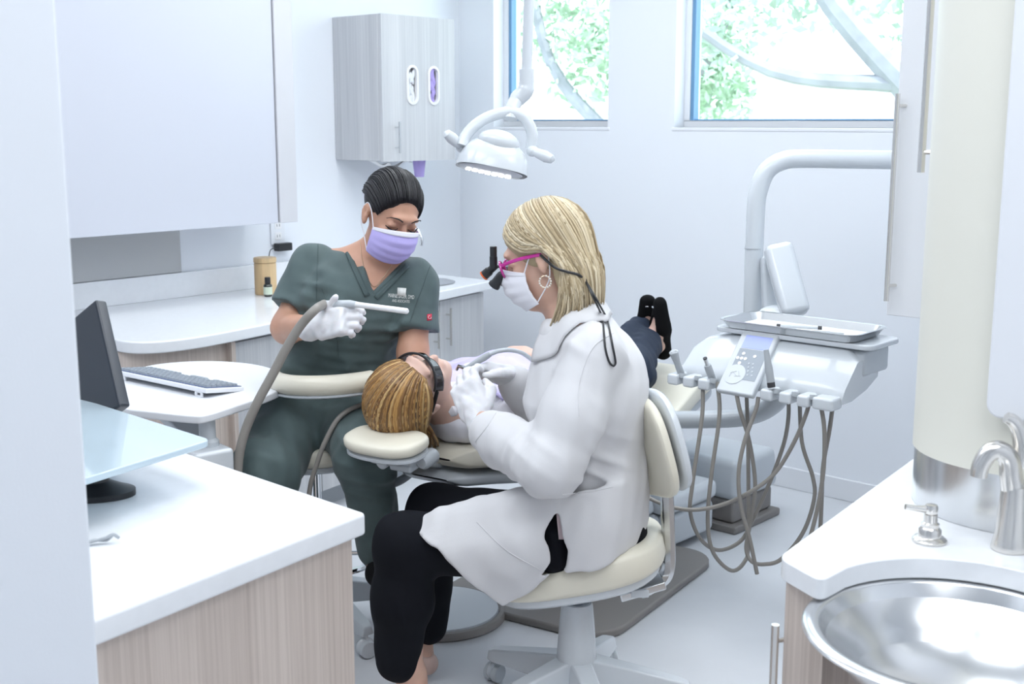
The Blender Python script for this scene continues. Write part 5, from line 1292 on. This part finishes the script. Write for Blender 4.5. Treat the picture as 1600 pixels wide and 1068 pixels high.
for dx, pts in ((0, ((914, 440), (926, 462), (938, 490), (943, 520), (946, 548), (951, 566), (957, 571))), (1, ((915, 440), (931, 465), (944, 492), (952, 520), (957, 548), (960, 565), (957, 571)))):
    P = snap(ct_, [at(*p, 2.9) for p in [(q_.x, q_.y) for q_ in spline([Vector((a, b, 0)) for a, b in pts], 4)]], .004)
    P[0] = kn; MB().tube(spline(P[::3] + [P[-1]], 3), .0026, 6).build('strap_cord', 'black_plastic', gs)
er_ = thing('earring', 'pearl hoop earring hanging from the doctor ear', 'earring', (0, 0, 0))
ec = L_(-.088, -.004, -.052)
ring = [HM.to_3x3() @ (Vector((0, math.cos(a), math.sin(a))) * .0145) + ec for a in [i * 2 * math.pi / 30 for i in range(30)]]
MB().tube(ring, .0012, 6, closed=True).build('hoop', 'gold_chain', er_)
for i in range(0, 30, 2):
    if i in (6, 8): continue
    MB().ell(tuple(ring[i]), (.0026, .0026, .0026), None, 8, 6).build('pearl', 'pearl', er_)
# handpiece held in the far hand
hp_ = thing('dental_handpiece', 'grey dental handpiece with white hose held in the doctor gloved hand', 'handpiece', (0, 0, 0))
ta, tb_ = at(728, 575, 3.19), at(766, 553, 3.19)
MB().tube([ta, ta.lerp(tb_, .4), ta.lerp(tb_, .75), tb_], [.006, .008, .0095, .0075], 14).build('barrel', 'plastic_grey', hp_)
MB().tube([ta, ta + Vector((-.02, .02, .002)), ta + Vector((-.026, .026, -.010))], [.006, .005, .004], 10).build('head', 'steel_plain', hp_)
MB().tube(spline([tb_, at(780, 548, 3.19), at(800, 547, 3.22), at(822, 555, 3.3), at(845, 580, 3.4), at(870, 640, 3.5)], 6), .0062, 10).build('hose', 'plastic_pale', hp_)
# ------------------------------------------------------------------ assistant in scrubs
an = thing('person', 'dark-haired person in teal scrubs and lavender mask holding a suction tube', 'person', (0, 0, 0))
AF = Vector((.30, -.95, 0)).normalized(); ARt = AF.cross(Vector((0, 0, 1)))        # her right: towards the left of the picture
K = dict(pel=at(512, 640, 3.60), waist=at(530, 560, 3.58), chest=at(560, 470, 3.54), neckb=at(586, 412, 3.56), neckt=at(598, 372, 3.53),
         shR=at(487, 416, 3.58), elR=at(449, 512, 3.50), wrR=at(496, 511, 3.27), shL=at(650, 442, 3.54), elL=at(645, 552, 3.48), wrL=at(640, 606, 3.42),
         hipR=at(470, 640, 3.60), knR=at(412, 738, 3.28), hipL=at(548, 642, 3.58), knL=at(572, 712, 3.26))
K['anR'] = Vector((K['knR'].x - .02, K['knR'].y + .10, .33)); K['anL'] = Vector((K['knL'].x + .02, K['knL'].y + .08, .34))
AHM = look(at(611, 338, 3.49), Vector((.47, -.80, -.42)), Vector((.16, .0, 1))); ahs = .98
hdR = (at(550, 497, 3.22) - K['wrR']).normalized(); M_ar = look(K['wrR'], hdR, (-.1, -.85, .45))
hdL = Vector((-.25, .1, -.9)).normalized(); M_al = look(K['wrL'], hdL, (0, 1, 0))
abody = U(.03, head_parts(AHM, ahs), rcone(K['neckb'], K['neckt'], .056, .050), rcone(K['neckb'], K['chest'], .075, .108, (ARt, 1.35)), rcone(K['chest'], K['waist'], .108, .095, (ARt, 1.3)), rcone(K['waist'], K['pel'], .10, .12, (ARt, 1.25)),
          rcone(K['shR'], K['elR'], .048, .042), rcone(K['elR'], K['wrR'], .044, .028), rcone(K['shL'], K['elL'], .048, .042), rcone(K['elL'], K['wrL'], .042, .028), rcone(K['neckb'], K['shR'], .052, .05), rcone(K['neckb'], K['shL'], .052, .05),
          rcone(K['hipR'], K['knR'], .085, .055), rcone(K['knR'], K['anR'], .052, .034), rcone(K['hipL'], K['knL'], .085, .055), rcone(K['knL'], K['anL'], .052, .034))
AfR = frame(Vector((K['anR'].x, K['anR'].y, .255)), -ARt * -1, AF, (0, 0, 1)); AfR = look(Vector((K['anR'].x, K['anR'].y, .256)), AF, (0, 0, 1)); AfL = look(Vector((K['anL'].x, K['anL'].y, .256)), AF, (0, 0, 1))
abody = U(.02, abody, foot(AfR), foot(AfL), lrc(M_ar, (0, -.02, 0), (0, .06, 0), .022, .012), lrc(M_al, (0, -.02, 0), (0, .06, 0), .022, .012))
sdf_obj('body', abody, *bounds(list(K.values()) + [AHM.translation, AfR.translation, AfL.translation], .2), .0055, 'skin_a', an)
# trousers
at_ = U(.045, rcone(K['hipR'], K['knR'], .118, .092), rcone(K['knR'], K['anR'], .088, .072), rcone(K['hipL'], K['knL'], .115, .084), rcone(K['knL'], K['anL'], .080, .062), rcone(K['pel'], K['waist'], .15, .12, (ARt, 1.2)))
at_ = folds(at_, .005, .08, 31)
at_ = folds(at_, .006, .05, 32, (1, 1, 1), lambda P: near(K['knL'], .10)(P) + near(K['hipL'], .1)(P) + near(K['hipR'], .1)(P))
at_ = creases(at_, K['knR'] - K['hipR'], .06, .010, lambda P: near(at(430, 660, 3.38), .12)(P) + near(at(440, 720, 3.2), .08)(P), 35)
at_ = creases(at_, (.2, 0, 1), .055, .010, lambda P: near(at(575, 690, 3.22), .12)(P) + near(at(585, 780, 3.25), .1)(P), 36)
atr = sdf_obj('scrub_trousers', at_, *bounds([K[k] for k in ('pel', 'waist', 'hipR', 'hipL', 'knR', 'knL', 'anR', 'anL')], .18), .0065, 'scrub_teal', an)
for M in (AfR, AfL): shoe(M, an, 'shoe_black', cut=False)
# scrub top
top = U(.05, rcone(K['neckb'] + Vector((0, .0, -.05)), K['chest'], .09, .122, (ARt, 1.38)), rcone(K['chest'], K['waist'], .122, .125, (ARt, 1.3)), rcone(K['waist'], K['pel'] + Vector((0, 0, .02)), .125, .15, (ARt, 1.22)),
        rcone(K['neckb'] + Vector((0, 0, -.035)), K['shR'], .058, .060), rcone(K['neckb'] + Vector((0, 0, -.035)), K['shL'], .058, .060))
top = INT(top, plane(K['pel'] + Vector((0, 0, -.04)), (0, 0, -1)), .006)
slr = rcone(K['shR'], K['shR'].lerp(K['elR'], .74), .066, .075); slr = INT(slr, plane(K['shR'].lerp(K['elR'], .70), K['elR'] - K['shR']), .004)
sll = rcone(K['shL'], K['shL'].lerp(K['elL'], .72), .066, .072); sll = INT(sll, plane(K['shL'].lerp(K['elL'], .68), K['elL'] - K['shL']), .004)
top = U(.025, top, slr); top = U(.025, top, sll)
top = folds(top, .0045, .085, 41, (1, 1, 1.6)); top = folds(top, .006, .06, 43, (1, 1, .7), lambda P: near(at(490, 480, 3.45), .09)(P) + near(at(620, 520, 3.42), .09)(P) + .8 * near(K['waist'] + AF * .1, .16)(P))
top = creases(top, K['elR'] - K['shR'], .055, .009, lambda P: near(at(500, 470, 3.45), .085)(P), 45)
top = creases(top, (-.5, 0, 1), .07, .010, lambda P: near(at(560, 545, 3.42), .14)(P), 46)
top = creases(top, (.8, 0, .6), .07, .009, lambda P: near(at(625, 500, 3.42), .10)(P), 47)
vo = at(588, 400, 3.42); vx = Vector((1, 0, 0)); vz = Vector((0, 0, 1))
vp = [(555, 365), (552, 383), (581, 457), (630, 408), (636, 392), (615, 350), (575, 345)]
vneck = INT(polyprism([((at(x, y, 3.42) - vo).dot(vx), (at(x, y, 3.42) - vo).dot(vz)) for x, y in vp], vo, vx, vz), plane((0, 3.545, 0), (0, 1, 0)))
nk = rcone(K['neckb'] + Vector((0, .01, -.03)), K['neckt'] + Vector((0, 0, .05)), .066, .08)
top = SUB(SUB(top, vneck, .004), nk, .005)
tp = sdf_obj('scrub_top', top, *bounds([K[k] for k in ('pel', 'waist', 'chest', 'shR', 'shL', 'elR', 'elL', 'neckb')], .18), .0055, 'scrub_teal', an)
def band(px, w, obj, name, m, dy=0, off=.003):
    """flat strip lying on a garment along a photographed line"""
    P = spline([Vector((x, y, 0)) for x, y in px], 8); vs_ = []
    for i, p in enumerate(P):
        q = P[min(i + 1, len(P) - 1)] - P[max(i - 1, 0)]; nrm = Vector((-q.y, q.x, 0)).normalized()
        for k in (0, .33, .67, 1): vs_.append(p + nrm * w * k)
    S = snap(obj, [at(p.x, p.y, 3.45) for p in vs_], off); fs = [(i * 4 + k, i * 4 + k + 1, i * 4 + 5 + k, i * 4 + 4 + k) for i in range(len(P) - 1) for k in range(3)]
    return MB().add([tuple(p) for p in S], fs).build(name, m, obj, solid=.003)
band([(547, 393), (560, 423), (577, 461)], 8, tp, 'neck_band', 'scrub_trim')
band([(584, 463), (610, 437), (635, 412)], 8, tp, 'neck_band', 'scrub_trim')
seam([(497, 382), (496, 410), (495, 440), (494, 470)], 3.45, tp, .0013, 'seam', 'scrub_trim')
seam([(672, 415), (660, 450), (648, 480), (640, 505)], 3.45, tp, .0013, 'seam', 'scrub_trim')
seam([(502, 450), (515, 480), (525, 520), (530, 560)], 3.45, tp, .0012, 'seam', 'scrub_trim')
# embroidered patch and lettering on the chest
def text_on(obj, body_, px0, px1, hpx, m, parent, name, y0=3.42):
    cu = bpy.data.curves.new(name, 'FONT'); cu.body = body_; cu.align_x = 'LEFT'; cu.size = 1; cu.extrude = 0
    to = bpy.data.objects.new(name, cu); COL.objects.link(to); dg = bpy.context.evaluated_depsgraph_get(); me = bpy.data.meshes.new_from_object(to.evaluated_get(dg))
    bpy.data.objects.remove(to); bpy.data.curves.remove(cu)
    bm = bmesh.new(); bm.from_mesh(me); bmesh.ops.triangulate(bm, faces=bm.faces)
    xs_ = [v.co.x for v in bm.verts]; W = max(xs_); a, b = Vector((*px0, 0)), Vector((*px1, 0)); d = b - a
    P = [at((a + d * (v.co.x / W)).x + v.co.y * hpx * .12, (a + d * (v.co.x / W)).y - v.co.y * hpx * 1.35, y0) for v in bm.verts]
    S = snap(obj, P, .0016)
    for v, s_ in zip(bm.verts, S): v.co = s_
    m2 = bpy.data.meshes.new(name); bm.to_mesh(m2); bm.free(); m2.materials.append(MATS[m]); o = bpy.data.objects.new(name, m2); COL.objects.link(o); o.parent = parent
    return o
text_on(tp, 'MARNIE BAUER, DMD', (606, 464), (647, 467), 6.2, 'thread_white', tp, 'embroidered_text')
text_on(tp, 'AND ASSOCIATES', (612, 471.5), (640, 473), 4.6, 'thread_white', tp, 'embroidered_text')
S = snap(tp, [at(x, y, 3.42) for x, y in ((621, 449), (635, 450), (634, 462.5), (620.5, 461.5))], .0014); MB().add([tuple(p) for p in S], [(0, 1, 2, 3)]).build('embroidered_patch', 'thread_white', tp, solid=.0006)
for i in range(4):
    a = i * math.pi / 2 + .78; cx, cy = 627.7 + 2.6 * math.cos(a), 455.7 + 2.6 * math.sin(a)
    S = snap(tp, [at(cx + 2.0 * math.cos(t * 2 * math.pi / 10), cy + 2.0 * math.sin(t * 2 * math.pi / 10), 3.42) for t in range(10)], .0022); MB().tube(S, .0005, 5, closed=True).build('patch_motif', 'scrub_trim', tp)
S = snap(tp, [at(x, y, 3.42) for x, y in ((667, 491), (674, 490), (674, 500), (667, 501))], .0016); MB().add([tuple(p) for p in S], [(0, 1, 2, 3)]).build('sleeve_tag', 'tag_red', tp, solid=.0008)
S = snap(tp, [at(670.6 + 2.3 * math.cos(t), 495.6 + 2.6 * math.sin(t), 3.42) for t in [i * 2 * math.pi / 12 for i in range(10)]], .0026); MB().tube(S, .0006, 5).build('tag_emblem', 'thread_white', tp)
# necklace
ab_ = [o for o in an.children if o.name.startswith('body')][0]
S = snap(ab_, [at(p.x, p.y, 3.45) for p in spline([Vector((a, b, 0)) for a, b in ((563, 376), (566, 405), (573, 430), (584, 448), (598, 434), (612, 414))], 6)], .001)
MB().tube(S, .0008, 5).build('necklace', 'gold_chain', an)
# sleek dark hair
def ae(c, r): return ellip([k * ahs for k in c], [k * ahs for k in r], AHM)
ahull = U(.02, ae((0, -.020, .046), (.080, .098, .088)), ae((0, -.105, .02), (.035, .035, .035)))
ahull = SUB(ahull, ae((0, .10, -.012), (.067, .072, .100)), .005)
ahull = SUB(ahull, ae((.086, -.008, -.012), (.026, .026, .040)), .006); ahull = SUB(ahull, ae((-.086, -.008, -.012), (.026, .026, .040)), .006)
ahull = INT(ahull, plane(AHM @ Vector((0, 0, -.02)), AHM.to_3x3() @ Vector((0, .75, -.66))), .006)
sdf_obj('hair_base', ahull, *bounds([AHM @ Vector(p) for p in ((-.1, -.15, -.08), (.1, .1, .14), (-.1, .1, .14), (.1, -.15, -.08))], .03), .0045, 'hair_base_dark', an)
def agd():
    G = []
    for k in range(9):
        a = math.radians(-96 + 24 * k); x = math.sin(a)
        c = math.cos(a)
        c2 = max(0, c)
        G.append([Vector(p) * ahs for p in ((.066 * x + .006 * x, .040 + .040 * c2, .012 + .076 * c2), (.079 * x, .012 + .03 * c2, .035 + .088 * c2), (.083 * x, -.03, .045 + .092 * c2), (.074 * x, -.075, .035 + .07 * c2), (.035 * x, -.112, .02 + .025 * c2))])
    return G
hair_locks('hair', agd(), 420, .0019, 'hair_dark', an, AHM, ahull, 8, .002, pts=12, sides=4)
# brows, lashes
Ae = lambda x, y, z: AHM @ (Vector((x, y, z)) * ahs)
for sx in (1, -1):
    MB().tube(spline([Ae(sx * .014, .095, .031), Ae(sx * .030, .094, .038), Ae(sx * .047, .083, .036), Ae(sx * .056, .072, .028)], 5), [.0024] * 8 + [.0018] * 4 + [.0012] * 4, 6, flat=((0, 0, 1), .8)).build('eyebrow', 'lash', an)
    MB().tube(spline([Ae(sx * .017, .084, .004), Ae(sx * .026, .0885, -.000), Ae(sx * .036, .0875, -.001), Ae(sx * .047, .079, .003), Ae(sx * .053, .074, .006)], 5), [.0012] * 4 + [.0022] * 12 + [.0014] * 5, 6).build('eyelashes', 'lash', an)
mask_obj(AHM, ahs, 'mask_lavender', 'mask_white', an)
# gloves and suction tube
suc = thing('suction_tube', 'white suction tip on a thick grey hose held by the assistant', 'suction tube', (0, 0, 0))
gp = M_ar @ Vector((-.052, .085, -.002)); t0 = at(637, 486, 3.12); t1 = gp.lerp(t0, .12)
c3_ = [(.55, .8, .5), (.75, .95, .6), (.85, 1.0, .6), (.95, 1.0, .6)]
g_ = folds(U(.012, hand_parts(M_ar, c3_, .04, -1, th=((.034, .020, -.008), (.050, .046, .004), (.062, .076, .018)), r=.0102, s=1.02), cuffm(M_ar)), .0011, .02, 61)
sdf_obj('glove', g_, *bounds([M_ar @ Vector(p) for p in ((-.06, -.05, -.08), (.07, .19, .03), (-.06, .19, -.08), (.07, -.05, .03))], .03), .0028, 'glove_white', an)
g_ = U(.012, hand_parts(M_al, [(.4, .5, .4)] * 4, .04), cuffm(M_al))
sdf_obj('glove', g_, *bounds([M_al @ Vector(p) for p in ((-.06, -.05, -.08), (.07, .19, .03), (-.06, .19, -.08), (.07, -.05, .03))], .03), .004, 'glove_white', an)
MB().tube([t0, t0.lerp(t1, .02), t0.lerp(t1, .8), t1], [.0055, .008, .0078, .0085], 16).build('tip', 'paper_white', suc)
t2 = M_ar @ Vector((-.058, .030, .008)); t3 = M_ar @ Vector((-.050, -.01, .0))
MB().tube([t1.lerp(t0, .12), t1, t2], [.0088, .0105, .010], 16).build('valve', 'plastic_pale', suc)
MB().tube(spline([t2, at(492, 484, 3.2), at(470, 508, 3.195), at(448, 543, 3.19), at(428, 581, 3.18), at(404, 625, 3.16), at(385, 668, 3.15), at(374, 710, 3.14), at(371, 760, 3.14), at(372, 840, 3.14)], 7), .0125, 14).build('hose', 'hose_taupe', suc)
# ------------------------------------------------------------------ patient lying in the chair
pt = thing('person', 'brown-haired patient lying in the dental chair wearing dark glasses and bib', 'person', (0, 0, 0))
c1 = Vector((.534, .845, 0)); c2 = Vector((.845, -.534, 0)); Zv = Vector((0, 0, 1))
PO = at(646, 610, 3.24)
PF = (Zv * .86 + c2 * .42 + c1 * .12).normalized(); PHM = look(PO, PF, -c1 + Zv * .1); ps = 1.0
def pl(x, y, z): return Vector((CO.x, CO.y, 0)) + c2 * x + c1 * y + Zv * z
N_ = dict(neckt=PO + c1 * .07 + Zv * -.02, neckb=pl(.03, .20, .735), chest=pl(0, .40, .725), waist=pl(0, .62, .68), pel=pl(0, .78, .635), shR=pl(.18, .25, .725), shL=pl(-.18, .25, .725), elR=pl(.24, .50, .68), elL=pl(-.24, .50, .68), wrR=pl(.08, .68, .79), wrL=pl(-.08, .68, .79),
          hipR=pl(.09, .82, .635), hipL=pl(-.09, .82, .635), knR=pl(.07, 1.2, .68), knL=pl(-.06, 1.2, .675), anR=at(1014, 530, 4.52), anL=at(1004, 512, 4.62))
def feet(an_, heel, toe, zh=None):
    y = (toe - heel).normalized(); leg = (an_ - N_['knR']).normalized(); zz = Vector(zh) if zh else -leg; z = (zz - y * zz.dot(y)).normalized(); x = y.cross(z); return frame(heel + y * .055 , x, y, z)
PfR = feet(N_['anR'], at(1048, 545, 4.56), at(1037, 452, 4.50), (-.93, -.32, 0)); PfL = feet(N_['anL'], at(1018, 532, 4.68), at(1012, 462, 4.60))
pb_ = U(.03, head_parts(PHM, ps, True), rcone(N_['neckb'], N_['neckt'], .052, .050), rcone(N_['neckb'], N_['chest'], .07, .10, (c2, 1.4)), rcone(N_['chest'], N_['waist'], .10, .095, (c2, 1.3)), rcone(N_['waist'], N_['pel'], .095, .11, (c2, 1.3)),
        rcone(N_['neckb'], N_['shR'], .05, .05), rcone(N_['neckb'], N_['shL'], .05, .05), rcone(N_['shR'], N_['elR'], .045, .037), rcone(N_['elR'], N_['wrR'], .036, .026), rcone(N_['shL'], N_['elL'], .045, .037), rcone(N_['elL'], N_['wrL'], .036, .026),
        rcone(N_['hipR'], N_['knR'], .08, .055), rcone(N_['knR'], N_['anR'], .05, .034), rcone(N_['hipL'], N_['knL'], .08, .055), rcone(N_['knL'], N_['anL'], .05, .034))
M_pr = look(N_['wrR'], -c2 + c1 * .3, Zv); M_pl = look(N_['wrL'] + Zv * .03, c2 + c1 * .3, Zv)
pb_ = U(.02, pb_, foot(PfR), foot(PfL))
pb_ = U(.008, pb_, hand_parts(M_pr, [(.1, .2, .2)] * 4, .03, -1), hand_parts(M_pl @ Matrix.Scale(-1, 4, (1, 0, 0)) if False else M_pl, [(.1, .2, .2)] * 4, .03))
sdf_obj('body', pb_, *bounds(list(N_.values()) + [PO, PfR.translation + PfR.to_3x3() @ Vector((0, .2, 0))], .14), .0055, 'skin_c', pt)
bl = U(.04, rcone(N_['neckb'] + c1 * .0 + Zv * -.01, N_['chest'], .074, .115, (c2, 1.42)), rcone(N_['chest'], N_['waist'], .115, .108, (c2, 1.32)), rcone(N_['waist'], N_['pel'], .108, .118, (c2, 1.3)), rcone(N_['neckb'] + c1 * .04, N_['shR'], .06, .066), rcone(N_['neckb'] + c1 * .04, N_['shL'], .06, .066),
       rcone(N_['shR'], N_['elR'], .062, .055), rcone(N_['elR'], N_['wrR'], .055, .04), rcone(N_['shL'], N_['elL'], .062, .055), rcone(N_['elL'], N_['wrL'], .055, .04))
bl = folds(bl, .005, .07, 71); bl = folds(bl, .007, .04, 72, (1, 1, 1), near(pl(.15, .25, .75), .12))
bl = SUB(bl, rcone(N_['neckb'] + Zv * .02, N_['neckt'], .053, .062), .005)
sdf_obj('blouse', bl, *bounds([N_[k] for k in ('neckb', 'pel', 'shR', 'shL', 'elR', 'elL', 'wrR', 'wrL')], .16), .0065, 'blouse_white', pt)
# towel-like collar roll beside the neck
MB().tube(spline([PO + c2 * .055 + c1 * .09 + Zv * -.075, PO + c2 * .085 + c1 * .12 + Zv * -.05, PO + c2 * .10 + c1 * .155 + Zv * -.01, PO + c2 * .085 + c1 * .19 + Zv * .02, PO + c2 * .03 + c1 * .21 + Zv * .03], 6), [.014 + .006 * math.sin(i * .9) ** 2 for i in range(25)], 12).build('collar', 'blouse_white', pt)
tr2 = U(.04, rcone(N_['hipR'], N_['knR'], .105, .08), rcone(N_['knR'], N_['anR'].lerp(N_['knR'], .12), .078, .056), rcone(N_['hipL'], N_['knL'], .105, .08), rcone(N_['knL'], N_['anL'].lerp(N_['knL'], .07), .078, .056), rcone(N_['pel'], N_['waist'], .125, .11, (c2, 1.3)))
tr2 = folds(tr2, .006, .07, 81)
sdf_obj('trousers', tr2, *bounds([N_[k] for k in ('pel', 'waist', 'hipR', 'hipL', 'knR', 'knL', 'anR', 'anL')], .15), .0065, 'trouser_navy', pt)
for M in (PfR, PfL):
    s_ = shoe(M, pt, 'shoe_black', .225, op=((0, .015, .07), (.03, .085, .05)))
    MB().box((0, 0, 0), (.012, .006, .004), M @ Matrix.Translation((0, .135, .052))).build('buckle', 'steel_plain', s_, bevel=.001, seg=1)
# bib
bib = thing('bib', 'lavender paper bib spread over the patient chest', 'bib', (0, 0, 0))
Rb = np.random.RandomState(4)
def bibf(u, v):
    x = -.17 + .34 * u; y = .215 + .30 * v
    z = .735 + .118 * math.sqrt(max(.0, 1 - (x / .25) ** 2)) * (.62 + .38 * min(1, v * 2.2)) + .006 * math.sin(9 * u + 4 * v) + .005 * math.sin(17 * v - 6 * u) + .004 * math.sin(23 * u)
    return tuple(pl(x, y, z))
MB().grid(bibf, 36, 30).build('sheet', 'lavender_light', bib, solid=.0015)
MB().tube(spline([pl(-.15, .22, .80), pl(-.10, .15, .80), PO + c1 * .085 + Zv * -.07, pl(.12, .16, .78), pl(.15, .22, .80)], 6), .002, 6).build('chain', 'steel_plain', bib)
# hair
def pe(c, r): return ellip([k * ps for k in c], [k * ps for k in r], PHM)
phull = U(.03, pe((0, -.024, .046), (.090, .104, .092)), pe((.0, -.085, .0), (.082, .038, .060)))
phull = U(.02, phull, pe((-.066, -.05, -.05), (.026, .045, .06)))
phull = SUB(phull, pe((0, .098, -.04), (.11, .085, .115)), .012); phull = SUB(phull, pe((.095, .0, -.022), (.05, .036, .055)), .01)
sdf_obj('hair_base', phull, *bounds([PHM @ Vector(p) for p in ((-.12, -.16, -.14), (.12, .1, .16), (-.12, .1, .16), (.12, -.16, -.14))], .03), .005, 'hair_base_brown', pt)
PG = []
for k in range(9):
    a = k / 8; x0 = -.055 + .11 * a                         # from her left side over the crown to her right side
    sx = -1 + 2 * a
    PG.append([Vector(p) * ps for p in ((.050 * sx, .074, .078 - .030 * abs(sx)), (.072 * sx, .048, .110 - .050 * abs(sx)), (.088 * sx, .0, .128 - .075 * abs(sx)), (.094 * sx, -.045, .112 - .085 * abs(sx)), (.092 * sx, -.09, .07 - .085 * abs(sx)), (.082 * sx, -.125, .02 - .07 * abs(sx)), (.070 * sx, -.145, -.02 - .05 * abs(sx)))])
hair_locks('hair', PG, 1000, .0040, 'hair_brown', pt, PHM, phull, 14, .0025, off=.002)
PG2 = [[(.068, .062, .052), (.088, .030, .042), (.096, -.008, .036), (.100, -.046, .014), (.098, -.080, -.03), (.090, -.115, -.09), (.082, -.140, -.12)], [(.062, .068, .066), (.086, .034, .062), (.096, -.01, .05), (.098, -.055, .02), (.092, -.10, -.015), (.080, -.135, -.045), (.07, -.15, -.06)]]
hair_locks('hair', [[Vector(p) for p in g] for g in PG2], 150, .0034, 'hair_brown', pt, PHM, phull, 15, .003, off=.004)
# glasses
pg = thing('safety_glasses', 'dark wraparound safety glasses on the patient face', 'glasses', (0, 0, 0))
Pe = lambda x, y, z: PHM @ (Vector((x, y, z)) * ps)
def shield(u, v):
    a = (u - .5) * 2 * math.radians(78); x = .076 * math.sin(a); y = .030 + .078 * math.cos(a); z = .026 - .040 * v + .010 * v * (1 - abs(u - .5) * 2) * 1.0
    if v > .5: z += .010 * math.exp(-((u - .5) / .07) ** 2)
    return tuple(Pe(x, y, z))
MB().grid(shield, 36, 8).build('shield', 'lens_dark', pg, solid=.002)
MB().tube([Vector(shield(i / 24, 0)) for i in range(25)], .0036, 8).build('brow_bar', 'black_plastic', pg)
for sx in (1, -1): MB().tube(spline([Pe(sx * .075, .046, .014), Pe(sx * .080, .02, .012), Pe(sx * .086, -.012, .012)], 5), .0038, 8, flat=((0, 0, 1), 1.5)).build('temple_arm', 'black_plastic', pg)
